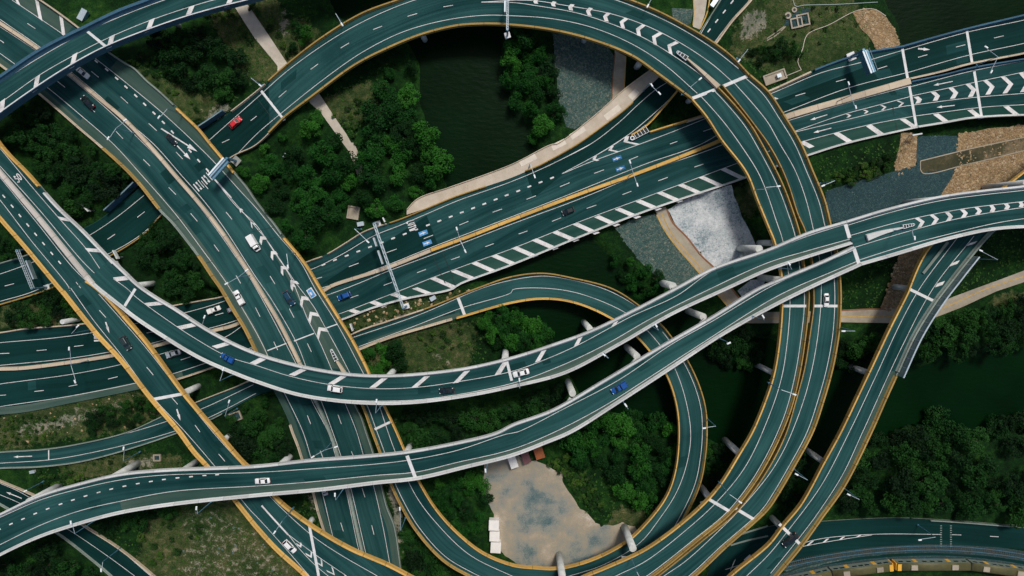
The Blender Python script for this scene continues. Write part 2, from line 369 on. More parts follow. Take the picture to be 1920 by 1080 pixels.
# ------------------------------------------------------------------ roads
ROADS = {}
class Road: pass
def off_frame(p): return p[0] < -2 or p[0] > 1922 or p[1] < -2 or p[1] > 1082
def run_on(P, n=340.0):
    """lets a traced line that leaves the picture run on straight beyond it"""
    P = np.asarray(P, float)
    if off_frame(P[0]): d = P[0] - P[1]; P = np.vstack([P[0] + d / np.hypot(*d) * n, P])
    if off_frame(P[-1]): d = P[-1] - P[-2]; P = np.vstack([P, P[-1] + d / np.hypot(*d) * n])
    return P
def attach(o, parent):
    o.parent = parent; o.matrix_parent_inverse = parent.matrix_basis.inverted(); return o
def road(key, name, L, R, zs, label=None, cat=None, kind=None, depth=2.0, mat=None, girder=None, graded=(), dz=0.0, inset=0.22):
    """a carriageway between its traced left and right edges, at the heights zs = (px, py, z)"""
    rd = Road(); rd.key = key
    def cut(s):
        P, an = parse(s); D, idx = catmull(P)
        ends = [0] + [idx[a] for a in an] + [len(D) - 1]
        S = [D[ends[i]:ends[i + 1] + 1] for i in range(len(ends) - 1)]
        return S, off_frame(D[0]), off_frame(D[-1])
    (Ls, l0, l1), (Rs, r0, r1) = cut(L), cut(R)
    def tail(A, B, first):
        # both edges run on along their common direction
        a, b = (A[0], B[0]) if first else (A[-1], B[-1]); k = 4
        da = (A[0] - A[min(k, len(A) - 1)]) if first else (A[-1] - A[-1 - min(k, len(A) - 1)]); db = (B[0] - B[min(k, len(B) - 1)]) if first else (B[-1] - B[-1 - min(k, len(B) - 1)])
        d = da / np.hypot(*da) + db / np.hypot(*db); d = d / np.hypot(*d); t = np.arange(12, 340, 12.0)[:, None]
        t = t[::-1] if first else t
        return a + d * t, b + d * t
    if l0 and r0: e = tail(Ls[0], Rs[0], True); Ls.insert(0, np.vstack([e[0], Ls[0][:1]])); Rs.insert(0, np.vstack([e[1], Rs[0][:1]]))
    if l1 and r1: e = tail(Ls[-1], Rs[-1], False); Ls.append(np.vstack([Ls[-1][-1:], e[0]])); Rs.append(np.vstack([Rs[-1][-1:], e[1]]))
    assert len(Ls) == len(Rs), key
    lp, rp = [], []
    for i, (a, b) in enumerate(zip(Ls, Rs)):
        n = max(3, int(max(arclen(a)[-1], arclen(b)[-1]) / 8.0) + 1)
        A, B = resample(a, n), resample(b, n)
        if i: A, B = A[1:], B[1:]
        lp.append(A); rp.append(B)
    rd.L = np.vstack(lp); rd.R = np.vstack(rp); rd.C = (rd.L + rd.R) / 2
    n = len(rd.C); s = arclen(rd.C)
    ks = sorted((float(s[np.argmin(np.hypot(*(rd.C - [x, y]).T))]), z) for x, y, z in zs)
    z = np.interp(s, [k[0] for k in ks], [k[1] for k in ks])
    w = 9; zp = np.pad(z, w, 'reflect', reflect_type='odd')
    rd.z = np.convolve(zp, np.ones(2 * w + 1) / (2 * w + 1), 'valid') + dz
    rd.n = n
    rd.Lw = at_np(rd.L, rd.z); rd.Rw = at_np(rd.R, rd.z); rd.Cw = (rd.Lw + rd.Rw) / 2
    rd.hw = np.hypot(*(rd.Lw - rd.Rw)[:, :2].T) / 2
    rd.graded = np.zeros(n, bool)
    for (x0, y0), (x1, y1) in graded:
        i0 = int(np.argmin(np.hypot(*(rd.C - [x0, y0]).T))); i1 = int(np.argmin(np.hypot(*(rd.C - [x1, y1]).T)))
        rd.graded[min(i0, i1):max(i0, i1) + 1] = True
    sw = arclen(rd.Cw); rd.sw = sw
    # running surface
    v, f, uv = [], [], []
    for i in range(n):
        v += [rd.Lw[i], rd.Rw[i]]; uv += [(0, sw[i]), (2 * rd.hw[i], sw[i])]
    for i in range(n - 1): f.append((2 * i, 2 * i + 1, 2 * i + 3, 2 * i + 2))
    nz = (rd.Rw[0] - rd.Lw[0]); t = rd.Cw[1] - rd.Cw[0]
    if nz[0] * t[1] - nz[1] * t[0] < 0: f = [q[::-1] for q in f]
    mat = mat or M_ROAD
    if kind:
        rd.root = mesh_obj(name, v, f, mat, uvs=uv); tag(rd.root, kind=kind)
    else:
        m = rd.Cw[n // 2]
        rd.root = thing(name, label, cat, (m[0], m[1], 0))
        attach(mesh_obj('road_surface', v, f, mat, uvs=uv), rd.root)
    rd.depth = depth
    # girder or road bed below the surface
    v, f = [], []
    for i in range(n):
        a, b = rd.Lw[i], rd.Rw[i]; d = (b - a); d = d / np.hypot(d[0], d[1])
        k = inset * 2 * rd.hw[i]
        e = np.array([0, 0, 1.0])
        v += [a - e * 0.02, a - e * 0.6, a + d * k * 0.5 - e * 0.9, a + d * k - e * depth, b - d * k - e * depth, b - d * k * 0.5 - e * 0.9, b - e * 0.6, b - e * 0.02]
    for i in range(n - 1):
        for j in range(7): f.append((8 * i + j, 8 * i + j + 1, 8 * i + 9 + j, 8 * i + 8 + j))
    f += [tuple(range(8)), tuple(range(8 * (n - 1), 8 * n))[::-1]]
    attach(mesh_obj('girder' if depth > 1.2 else 'road_bed', v, f, girder or M_GIRD), rd.root)
    ROADS[key] = rd
    return rd
def locate(rd, x, y):
    """index and fraction of the cross-section that runs through pixel (x, y)"""
    k = int(np.argmin(np.hypot(*(rd.C - [x, y]).T)))
    d = rd.R - rd.L
    sd = d[:, 0] * (y - rd.L[:, 1]) - d[:, 1] * (x - rd.L[:, 0])
    best = None
    for i in range(max(0, k - 14), min(rd.n - 1, k + 14)):
        if sd[i] == 0 or (sd[i] > 0) != (sd[i + 1] > 0):
            if best is None or abs(i - k) < abs(best - k): best = i
    if best is None: return k, 0.0
    i = best; return i, sd[i] / (sd[i] - sd[i + 1])
def zat(rd, x, y):
    i, t = locate(rd, x, y)
    return rd.z[i] if t == 0 else rd.z[i] * (1 - t) + rd.z[i + 1] * t
def on(rd, x, y, dz=0.03): return np.array(at(x, y, zat(rd, x, y) + dz))
def tangent(rd, x, y):
    i, t = locate(rd, x, y); i = min(i, rd.n - 2)
    d = rd.C[min(i + 1, rd.n - 1)] - rd.C[i]; return d / np.hypot(*d)
def ribbon(name, W, width, mat, parent, w1=None):
    """a flat strip along world points"""
    W = np.asarray(W); n = len(W)
    T = np.gradient(W[:, :2], axis=0); T /= np.hypot(T[:, 0], T[:, 1])[:, None]
    N = np.stack([-T[:, 1], T[:, 0], np.zeros(n)], 1)
    ww = np.linspace(width, w1 if w1 is not None else width, n)[:, None] / 2
    A, B = W + N * ww, W - N * ww
    v = [p for ab in zip(A, B) for p in ab]
    f = [(2 * i + 1, 2 * i + 3, 2 * i + 2, 2 * i) for i in range(n - 1)]
    return attach(mesh_obj(name, v, f, mat), parent)
LW = 0.165
def line(key, s, width=LW, name='lane_line', dz=0.03, mat=None):
    rd = ROADS[key]; D = run_on(catmull(parse(s)[0], 7.0)[0])
    if len(D) > 2: D = resample(D, max(3, int(arclen(D)[-1] / 7)))
    ribbon(name, [on(rd, x, y, dz) for x, y in D], width, mat or M_PAINT, rd.root)
def eline(key, side, d, a=None, b=None, width=LW, name='edge_line', dz=0.03):
    """a line kept d metres inside one edge, from near pixel a to near pixel b"""
    rd = ROADS[key]; E, O = (rd.Lw, rd.Rw) if side == 'L' else (rd.Rw, rd.Lw)
    i0, i1 = span(rd, a, b)
    u = (O - E); u = u / np.hypot(u[:, 0], u[:, 1])[:, None]
    W = E + u * d + np.array([0, 0, dz])
    ribbon(name, W[i0:i1 + 1], width, M_PAINT, rd.root)
def span(rd, a, b, Q=None):
    Q = rd.C if Q is None else Q
    i0 = 0 if a is None else int(np.argmin(np.hypot(*(Q - list(a)).T)))
    i1 = rd.n - 1 if b is None else int(np.argmin(np.hypot(*(Q - list(b)).T)))
    return min(i0, i1), max(i0, i1)
def dashes(key, tile, segs, width=0.19, name='lane_dash'):
    rd = ROADS[key]
    for x0, y0, x1, y1 in segs:
        p, q = tp(tile, x0, y0), tp(tile, x1, y1)
        ribbon(name, [on(rd, *p), on(rd, *q)], width, M_PAINT, rd.root)
def shorts(key, tile, pts, length=1.35, width=0.5):
    """short stubby dashes of an exit lane, centred on the given points and lying along the road"""
    rd = ROADS[key]; P = np.array([tp(tile, *p) for p in pts])
    T = np.gradient(P, axis=0)
    for p, t in zip(P, T):
        t = t / np.hypot(*t); h = 5.5 * length / 2
        ribbon('exit_lane_dash', [on(rd, *(p - t * h)), on(rd, *(p + t * h))], width, M_PAINT, rd.root)
def poly(key, name, px, mat=None, dz=0.034):
    rd = ROADS[key]
    v = [on(rd, x, y, dz) for x, y in px]
    a = sum(v[i][0] * v[(i + 1) % len(v)][1] - v[i][1] * v[(i + 1) % len(v)][0] for i in range(len(v)))
    if a < 0: v = v[::-1]
    return attach(mesh_obj(name, v, [tuple(range(len(v)))], mat or M_PAINT), rd.root)
def bars(key, tile, segs, w=10.5, name='hatch_bar'):
    rd = ROADS[key]
    for x0, y0, x1, y1 in segs:
        p, q = np.array(tp(tile, x0, y0)), np.array(tp(tile, x1, y1))
        u = tangent(rd, *((p + q) / 2)) * w / 2
        if abs(u[0] * (q - p)[1] - u[1] * (q - p)[0]) < 0.25 * np.hypot(*(q - p)) * w / 2:
            d = (q - p) / np.hypot(*(q - p)); u = np.array([-d[1], d[0]]) * w / 2
        poly(key, name, [p - u, p + u, q + u, q - u])
def chevrons(key, tile, lst, t=7.0, name='chevron'):
    rd = ROADS[key]
    for e1, a, e2 in lst:
        e1, a, e2 = (np.array(tp(tile, *p)) for p in (e1, a, e2))
        ax = a - (e1 + e2) / 2; ax = ax / max(1e-6, np.hypot(*ax)); k = ax * t
        px = [e1 + k, a, e2 + k, e2, a - k, e1]
        v = [on(rd, x, y, 0.036) for x, y in px]
        f = [(0, 1, 4, 5), (1, 2, 3, 4)]
        n = (v[1] - v[0])[0] * (v[4] - v[0])[1] - (v[1] - v[0])[1] * (v[4] - v[0])[0]
        if n < 0: f = [q[::-1] for q in f]
        attach(mesh_obj(name, v, f, M_PAINT), rd.root)
def arrow(key, tile, x0, y0, x1, y1, head=5.5, hl=9.0, w=1.6, name='lane_arrow'):
    p, q = np.array(tp(tile, x0, y0)), np.array(tp(tile, x1, y1))
    d = (q - p) / np.hypot(*(q - p)); n = np.array([-d[1], d[0]])
    m = q - d * hl
    poly(key, name, [p + n * w / 2, m + n * w / 2, m + n * head / 2, q, m - n * head / 2, m - n * w / 2, p - n * w / 2])
def strokes(key, tile, lst, name='road_letter'):
    rd = ROADS[key]
    for s in lst:
        w = s[0]; P = np.array([tp(tile, *p) for p in s[1:]])
        ribbon(name, [on(rd, *p, 0.036) for p in P], w, M_PAINT, rd.root)
def shoulder(key, side, d=None, a=None, b=None, inner=None, mat=None, dz=0.012, name='shoulder'):
    """a lighter strip of asphalt between an edge and a line d metres inside it (or a traced line)"""
    rd = ROADS[key]; E, O = (rd.Lw, rd.Rw) if side == 'L' else (rd.Rw, rd.Lw)
    if inner is None:
        i0, i1 = span(rd, a, b)
        u = (O - E); u = u / np.hypot(u[:, 0], u[:, 1])[:, None]
        dd = np.broadcast_to(np.asarray(d, float), (rd.n,))[:, None] if np.ndim(d) == 0 else np.interp(np.arange(rd.n), [i0, i1], d)[:, None]
        A, B = (E + u * 0.05)[i0:i1 + 1], (E + u * dd)[i0:i1 + 1]
    else:
        D, _ = catmull(parse(inner)[0], 8.0)
        B = np.array([on(rd, x, y, 0) for x, y in D]); A = []
        for x, y in D:
            i, t = locate(rd, x, y); i = min(i, rd.n - 2)
            e, o = E[i] * (1 - t) + E[i + 1] * t, O[i] * (1 - t) + O[i + 1] * t
            u = o - e; A.append(e + u / np.hypot(u[0], u[1]) * 0.05)
        A = np.array(A)
    z = np.array([0, 0, dz]); A, B = A + z, B + z
    s = arclen(A); n = len(A)
    v = [p for ab in zip(A, B) for p in ab]
    uv = [q for i in range(n) for q in ((0, s[i]), (2.5, s[i]))]
    f = [(2 * i, 2 * i + 1, 2 * i + 3, 2 * i + 2) for i in range(n - 1)]
    c = np.cross(B[0] - A[0], A[1] - A[0])
    if c[2] < 0: f = [q[::-1] for q in f]
    attach(mesh_obj(name, v, f, mat or M_SHOULDER, uvs=uv), rd.root)
def wall_along(name, E, U, prof, mat, parent, closed=True):
    """sweeps a profile [(inwards, up)] along the edge points E with inward directions U"""
    n = len(E); m = len(prof); s = arclen(E)
    v, uv, f = [], [], []
    for i in range(n):
        c = 0.0
        for j, (d, h) in enumerate(prof):
            v.append(E[i] + U[i] * d + np.array([0, 0, h]))
            if j: c += math.hypot(prof[j][0] - prof[j - 1][0], h - prof[j - 1][1])
            uv.append((c, s[i]))
    t = E[1] - E[0]; flip = (t[0] * U[0][1] - t[1] * U[0][0]) < 0
    for i in range(n - 1):
        for j in range(m if closed else m - 1):
            k = (j + 1) % m
            q = (m * i + j, m * i + k, m * i + m + k, m * i + m + j)
            f.append(q if flip else q[::-1])
    if closed: f += [tuple(range(m)), tuple(range(m * (n - 1), m * n))[::-1]]
    return attach(mesh_obj(name, v, f, mat, uvs=uv), parent)
def parapet(key, side, mat, w=0.95, h=1.05, a=None, b=None, drop=0.75, name='parapet', out=0.02, off=0.0, byedge=False):
    rd = ROADS[key]; E, O = (rd.Lw, rd.Rw) if side == 'L' else (rd.Rw, rd.Lw)
    i0, i1 = span(rd, a, b, (rd.L if side == 'L' else rd.R) if byedge else None)
    if drop > 0.5 and drop < 2: drop *= 0.7
    u = (O - E); u = u / np.hypot(u[:, 0], u[:, 1])[:, None]
    # true inward normals from the edge's own direction
    T = np.gradient(E[:, :2], axis=0); T /= np.hypot(T[:, 0], T[:, 1])[:, None]
    N = np.stack([-T[:, 1], T[:, 0], 0 * T[:, 0]], 1)
    sgn = np.sign((N * u).sum(1))[:, None]; N = N * sgn
    P = E + N * off
    prof = [(-out, -drop), (-out, h), (w * 0.55, h), (w * 0.68, h * 0.5), (w, 0.02), (w, -0.25)]
    return wall_along(name, P[i0:i1 + 1], N[i0:i1 + 1], prof, mat, rd.root)
def guardrail(key, side, a=None, b=None, mat=None, off=0.2):
    parapet(key, side, mat or M_GRY, w=0.42, h=0.75, a=a, b=b, drop=0.2, name='guardrail', off=off)
def median(key, s, w=0.9, h=0.9, mat=None, name='median_barrier', w1=None):
    """free-standing barrier along a traced line; the width may change along it"""
    rd = ROADS[key]; D = run_on(catmull(parse(s)[0], 7.0)[0]); D = resample(D, max(3, int(arclen(D)[-1] / 7)))
    W = np.array([on(rd, x, y, 0.0) for x, y in D]); n = len(W)
    T = np.gradient(W[:, :2], axis=0); T /= np.hypot(T[:, 0], T[:, 1])[:, None]
    N = np.stack([-T[:, 1], T[:, 0], 0 * T[:, 0]], 1); ww = np.linspace(w, w if w1 is None else w1, n)
    v, uv, f = [], [], []; sl = arclen(W)
    for i in range(n):
        k = ww[i] / 2
        for j, (d, z) in enumerate(((-k, -0.05), (-k, 0.15), (-k * 0.8, h), (k * 0.8, h), (k, 0.15), (k, -0.05))):
            v.append(W[i] + N[i] * d + np.array([0, 0, z])); uv.append((j * 0.5, sl[i]))
    for i in range(n - 1):
        for j in range(5): f.append((6 * i + j, 6 * i + j + 1, 6 * i + 7 + j, 6 * i + 6 + j))
    f = [q[::-1] for q in f]
    f += [tuple(range(6)), tuple(range(6 * (n - 1), 6 * n))[::-1]]
    return attach(mesh_obj(name, v, f, mat or M_TAN, uvs=uv), rd.root)
def joint(key, tile, x0, y0, x1, y1, w=0.85, mat=None, name='expansion_joint', dz=0.045, w1=None):
    rd = ROADS[key]; p, q = np.array(tp(tile, x0, y0)), np.array(tp(tile, x1, y1))
    W = [on(rd, *(p + (q - p) * t), dz) for t in np.linspace(0, 1, 7)]
    ribbon(name, W, w, mat or M_JOINT, rd.root, w1=w1)
def pier(key, tile, x, y, r=1.05, ground=-0.5, zpx=None, capless=False):
    """a round column standing where the photo shows its foot, with a crosshead under the deck"""
    rd = ROADS[key]; px, py = tp(tile, x, y)
    b = np.array(at(px, py, 0.0)); zt = zpx
    k = int(np.argmin(np.hypot(*(rd.Cw[:, :2] - b[:2]).T)))
    zt = rd.z[k] - rd.depth
    dist = np.hypot(*(rd.Cw[k, :2] - b[:2]))
    PIERLOG.append((key, round(px), round(py), round(float(dist), 1), round(float(rd.hw[k]), 1), round(float(rd.z[k]), 1)))
    m = MB(); m.tube((b[0], b[1], ground - 3), (b[0], b[1], zt - 1.1), r, r, 20)
    o = m.build('pier', M_PIER, None, True); attach(o, rd.root)
    for p in o.data.polygons:
        if len(p.vertices) > 4: p.use_smooth = False
    if not capless:
        c = rd.Cw[k]; d = rd.Rw[k] - rd.Lw[k]; d = d / np.hypot(d[0], d[1])
        side = np.dot((b - c)[:2], d[:2])
        span_ = np.array([side - math.copysign(r, -side), -side * 0.6])
        lo, hi = min(span_.min(), -rd.hw[k] * 0.6), max(span_.max(), rd.hw[k] * 0.6)
        lo, hi = max(lo, -rd.hw[k] * 0.93), min(hi, rd.hw[k] * 0.93)
        p0 = c + d * lo; p1 = c + d * hi; mid = (p0 + p1) / 2
        m = MB(); m.box((mid[0], mid[1], zt - 0.6), (hi - lo, 2.0, 1.15), math.atan2(d[1], d[0]))
        cp = attach(m.build('pier_cap', M_PIER), rd.root)
        cp.parent = o; cp.matrix_parent_inverse = Matrix.Identity(4)
        # the cap is written in world coordinates and its pier keeps its own frame at the world origin
PIERLOG = []
# ================================================================== the roads, traced
# ---- motorway running from top left to the bottom
road('A1', 'overpass',
     "0:-40,93 1:0,490 285,700 440,830 600,970 730,1080 | 5:950,200 1060,320 1210,510 1290,590 1410,740 1500,860 1600,1010 9:1650,0 1750,170 1830,300 1900,440 0:506,716",
     "0:40,-25 1:310,0 440,90 600,210 820,390 940,470 1010,510 1100,600 1200,685 | 1380,855 1500,970 1580,1070 5:1680,110 1760,210 1860,330 6:0,420 150,610 200,680 310,810 400,930 490,1080 10:560,110 640,240 720,370 790,500 855,635 0:698,713",
     [(0, 40, 4), (150, 170, 4), (250, 240, 4.5), (330, 320, 6.3), (430, 400, 7.2), (540, 520, 8.6), (600, 700, 8.2)],
     'divided motorway overpass sweeping from top left to the middle, with pale median barrier', 'overpass', depth=1.7,
     graded=[((-10, 40), (290, 270)), ((345, 345), (480, 470))])
parapet('A1', 'L', M_TAN, w=0.5, h=0.8, b=(225, 250)); parapet('A1', 'L', M_OCH, w=0.7, a=(225, 250), b=(360, 350))
parapet('A1', 'L', M_GRY, w=0.5, h=0.8, a=(362, 352), b=(455, 440)); parapet('A1', 'L', M_OCH, w=0.75, a=(457, 442))
parapet('A1', 'R', M_TAN, w=0.6, b=(110, 110)); parapet('A1', 'R', M_GRY, w=0.55, h=0.8, a=(112, 112), b=(275, 255))
parapet('A1', 'R', M_YEL, w=0.95, a=(277, 257), b=(372, 367)); parapet('A1', 'R', M_GRY, w=0.6, h=0.8, a=(374, 369), b=(455, 470))
parapet('A1', 'R', M_YEL, w=1.05, a=(457, 472))
shoulder('A1', 'L', 3.6, a=(180, 200)); shoulder('A1', 'L', 2.2, b=(178, 198))
shoulder('A1', 'R', inner="1:820,520 1000,665 1210,840 1470,1080 5:1620,150 1800,350 6:0,480 170,690 330,880 440,1080 10:620,290 800,630")
shoulder('A1', 'R', inner="1:90,0 300,140 490,270", dz=0.014)
# painted island between the gore lines
_g = ("5:1650,320 1790,485 6:0,610 60,700 150,850 270,1070 10:390,240 470,390 560,600", "5:1700,380 1830,520 6:60,690 170,850 300,1060 10:450,170 540,330 690,615")
def island(key, a, b, dz=0.02, mat=None):
    rd = ROADS[key]; A = resample(catmull(parse(a)[0])[0], 40); B = resample(catmull(parse(b)[0])[0], 40)
    v = []; uv = []
    for i in range(40):
        v += [on(rd, *A[i], dz), on(rd, *B[i], dz)]; uv += [(0, i * 1.5), (3, i * 1.5)]
    f = [(2 * i, 2 * i + 1, 2 * i + 3, 2 * i + 2) for i in range(39)]
    c = np.cross(v[1] - v[0], v[2] - v[0])
    if c[2] < 0: f = [q[::-1] for q in f]
    attach(mesh_obj('painted_island', v, f, mat or M_SHOULDER, uvs=uv), rd.root)
island('A1', *_g)
median('A1', "0:-10,36 1:0,172 310,382 520,552 730,725 940,900 0:290,283 331,331 371,377 413,430 467,510 0:498,560 524,604 547,649 562,680 577,712", w=1.15, h=0.85)
line('A1', "1:0,145 320,368 540,545 730,705 950,905 0:290,272 337,325 385,380 422,430 5:1920,1000 0:508,560 555.6,642 571,680 582,712")
line('A1', "1:0,200 300,400 500,560 720,745 920,925 0:290,290 329,335 368,380 406,430 5:1750,820 1880,1015 0:491,560 535.6,644 554,680 569,712")
line('A1', "1:0,400 180,530 360,660 600,860 850,1080 5:1050,220 1320,530 1530,810 1700,1045 10:0,330 80,490 130,610 190,710")
line('A1', "1:90,0 300,140 490,270 820,520 1000,665 1210,840 1470,1080 5:1620,150 1800,350 6:0,480 170,690 330,880 440,1080 10:620,290 800,630 850,720")
line('A1', "5:1610,265 1770,465 6:0,605 130,800 260,1000 10:390,240 470,390 565,605 600,690"); line('A1', "5:1700,370 1830,520 6:0,625 80,720 170,850 290,1030 10:440,150 500,260 590,420 695,620 740,710")
line('A1', "5:1610,265 1735,405", 0.5, 'gore_line', 0.032)
dashes('A1', 1, [(205, 175, 265, 215), (685, 535, 740, 580), (905, 725, 960, 775), (1115, 925, 1175, 980), (430, 610, 488, 655), (655, 795, 712, 840), (870, 985, 922, 1040), (0, 300, 30, 322)])
dashes('A1', 5, [(1320, 60, 1370, 112), (1695, 510, 1740, 565), (1075, 115, 1125, 165), (1265, 325, 1320, 380), (1430, 520, 1480, 580), (1605, 755, 1642, 805), (1770, 985, 1805, 1045)])
dashes('A1', 10, [(105, -90, 142, -30), (250, 155, 285, 222), (385, 415, 416, 480), (-5, 145, 30, 215), (133, 403, 163, 465)])
shorts('A1', 1, [(722, 460), (800, 522), (875, 588), (945, 652), (1018, 718), (1085, 782), (1155, 848), (1225, 918), (1293, 990)])
shorts('A1', 5, [(1425, 52), (1490, 125), (1555, 195)])
bars('A1', 1, [(112, -30, 140, 32), (275, 0, 305, 148), (455, 105, 478, 268)], 8.5)
CH = lambda c: c
chevrons('A1', 6, [((42, 758), (32, 692), (85, 718)), ((128, 875), (112, 803), (165, 828)), ((205, 990), (185, 915), (245, 942)), ((278, 1095), (258, 1020), (325, 1052))], 7.5)
chevrons('A1', 10, [((345, 150), (340, 60), (405, 95)), ((408, 265), (405, 177), (475, 215)), ((470, 390), (470, 293), (545, 330))], 8.0)
chevrons('A1', 10, [((275, 25), (262, -35), (300, -5))], 7.0)
chevrons('A1', 5, [((1808, 520), (1795, 480), (1825, 500)), ((1895, 635), (1878, 582), (1922, 610))], 4.0)
arrow('A1', 0, 332, 273, 357, 299, 8, 14, 2.0); arrow('A1', 0, 302, 241, 370, 284, 9, 20, 2.4)
for t in ((10, 85, 470, 228, 415), (10, 285, 398, 435, 340), (10, 528, 300, 612, 270)): joint('A1', *t, w=0.35)
for t in ((5, 1300, 578, 1365, 555), (5, 1540, 895, 1590, 880), (6, 60, 725, 145, 700), (10, 640, 488, 705, 460), (6, -40, 660, 150, 620)): joint('A1', *t, w=0.16, mat=M_SEAM, name='dark_joint', dz=0.04)
# lettering on the lane beside the sign gantry: the strokes the photo shows
_o = np.array([355.0, 310.0]); _q = lambda x, y: (_o[0] + x / 19.64, _o[1] + y / 19.64)
strokes('A1', 0, [(0.42, _q(150, 690), _q(250, 810), _q(365, 955)), (0.5, _q(240, 620), _q(290, 680)), (0.2, _q(280, 660), _q(430, 830)), (0.55, _q(395, 825), _q(460, 880)),
                  (0.2, _q(315, 540), _q(540, 815)), (0.2, _q(440, 570), _q(690, 870)), (0.45, _q(455, 430), _q(560, 570), _q(670, 695)),
                  (0.5, _q(530, 370), _q(585, 440)), (0.18, _q(570, 390), _q(740, 590)), (0.55, _q(680, 560), _q(755, 610)), (0.22, _q(615, 270), _q(850, 545)), (0.25, _q(665, 205), _q(760, 300))])
# blue road shield on the exit lane
poly('A1', 'road_badge', [(574, 544.5), (583.5, 538.5), (593.5, 554), (583.5, 560.5)], M_PAINT); poly('A1', 'road_badge', [(576, 545.2), (583, 541), (591.8, 554), (584, 558.8)], M_PAINTB, 0.038)
poly('A1', 'road_badge', [(580, 549), (583, 547), (586, 552), (583, 554)], M_PAINT, 0.042)

# ---- the motorway beyond the white ramp
road('A2', 'motorway',
     "0:506,716 512,731 10:175,850 240,990 14:270,0 310,100 345,210 425,450 460,590 500,720 0:640,1110",
     "0:650,716 665,755 10:790,960 830,1080 14:880,150 945,400 985,560 1040,700 1080,950 1095,1080 0:757,1110",
     [(580, 716, 8.2), (610, 850, 5.0), (650, 980, 2.6), (690, 1090, 2.0)],
     'lower stretch of the divided motorway running under both white flyovers', 'motorway', depth=1.2, graded=[((590, 770), (700, 1110))])
parapet('A2', 'L', M_TAN, w=0.55, h=0.8, a=(600, 800)); parapet('A2', 'R', M_GRY, w=0.5, h=0.8)
shoulder('A2', 'L', 2.4); shoulder('A2', 'R', 2.9)
median('A2', "0:571,716 10:450,850 500,950 555,1080 14:620,190 690,420 740,640 800,900 850,1080", w=1.0, h=0.85, mat=M_GRY)
line('A2', "10:190,740 350,1075 14:415,200 500,470 575,780 655,1080"); line('A2', "10:400,800 420,850 540,1080 14:600,190 670,420 770,880 830,1080")
line('A2', "10:440,760 480,830 575,1080 14:640,190 710,420 830,935 870,1080"); line('A2', "10:660,845 755,1080 14:810,190 880,400 950,700 1010,1020 1025,1080")
dashes('A2', 10, [(385, 955, 410, 1020), (615, 950, 640, 1020)]); dashes('A2', 14, [(482, 140, 503, 198), (635, 680, 655, 745), (715, 145, 730, 180), (795, 420, 817, 490), (868, 700, 885, 770)])

# ---- ramp across the top left corner
road('C', 'flyover', "0:-45,175 1:0,582 320,368 640,205 900,80 1110,0 0:330,-22 400,-42", "0:-45,252 1:0,868 250,690 520,515 800,362 1100,240 1400,135 1680,55 1900,0 0:560,-25",
     [(0, 180, 13.5), (300, 40, 13.5)], 'blue-edged flyover with white hatch bars crossing the top left corner', 'flyover', depth=2.6, girder=M_GIRDB)
parapet('C', 'L', M_BLU, w=1.5, h=1.3); parapet('C', 'R', M_BLU, w=0.7, h=1.1, drop=2.2)
eline('C', 'R', 0.28, width=0.3, name='coping_line', dz=1.12)
line('C', "0:-30,172 1:0,620 200,490 400,370 650,235 950,105 1230,0 0:380,-24"); line('C', "0:-30,209 1:0,770 300,560 600,390 860,262 1160,140 1460,40 1600,0 0:450,-12")
bars('C', 1, [(20, 750, 10, 850), (283, 568, 262, 685), (563, 402, 537, 510), (843, 265, 817, 360), (1142, 142, 1105, 240), (1440, 45, 1402, 135), (1735, -20, 1703, 52)], 11.0)
joint('C', 1, 655, 235, 805, 358)

# ---- motorway rising to the right across the middle
road('B1', 'motorway',
     "0:-25,623 9:0,330 200,300 620,265 960,205 1300,128 1500,92 0:425,553 6:0,1040 | 410,870 520,830 680,735 800,660 900,620 1060,570 1260,490 1500,390 1920,250 7:200,160 | 0:1110,283 1190,256 3:1020,990 1430,860 4:0,680 | 400,500 700,400 1010,345",
     "0:-25,778 9:0,950 200,930 500,870 1040,760 1330,690 1600,600 1850,510 10:0,440 200,385 | 650,240 860,160 1100,90 1480,10 6:1520,1060 1920,910 7:500,705 1000,510 | 1760,255 8:300,90 4:590,1080 1000,985 | 0:1719,240",
     [(0, 690, 1.2), (400, 620, 1.2), (700, 520, 1.6), (880, 447, 2.9), (1400, 270, 2.9), (1700, 170, 3.5)],
     'wide motorway rising from left to right across the middle, with hatched shoulder', 'motorway', depth=1.5,
     graded=[((-30, 690), (780, 480)), ((1420, 275), (1610, 215))])
parapet('B1', 'L', M_TAN, w=0.6, h=0.85, b=(640, 540)); parapet('B1', 'L', M_TAN, w=0.5, h=0.8, a=(650, 535), b=(790, 478)); parapet('B1', 'L', M_OCH, w=0.55, a=(800, 475), b=(1010, 385))
parapet('B1', 'L', M_YEL, w=0.75, a=(1214, 247), b=(1330, 212), byedge=True); parapet('B1', 'L', M_TAN, w=0.95, a=(1400, 240), b=(1610, 180)); parapet('B1', 'L', M_BLU, w=0.9, a=(1615, 178))
parapet('B1', 'R', M_TAN, w=0.6, h=0.85, a=(300, 640), b=(480, 595)); parapet('B1', 'R', M_WHI, w=0.6, h=0.9, a=(580, 560))
shoulder('B1', 'R', 2.6, b=(330, 640)); shoulder('B1', 'R', mat=M_SHOULDER2, inner="10:635,190 860,105 1130,0 6:1330,1000 1640,885 1920,785 7:500,585 1000,400 1700,140 0:1440,284 4:245,1065 740,940 1100,870")
median('B1', "0:-15,693 9:0,606 170,600 500,560 850,505 1140,440 1290,400 1600,320 1790,265 10:0,155 300,80 520,15 6:560,1068 980,930 1310,800", w=1.3, h=0.85)
median('B1', "6:1312,798 1600,693 1920,568 7:500,378 1000,198 1490,5 3:1580,1045 1720,990", w=1.25, h=0.9, mat=M_YEL)
median('B1', "0:1400,245 4:0,935 130,880 600,742 1060,610", w=2.0, w1=2.4, h=0.85)
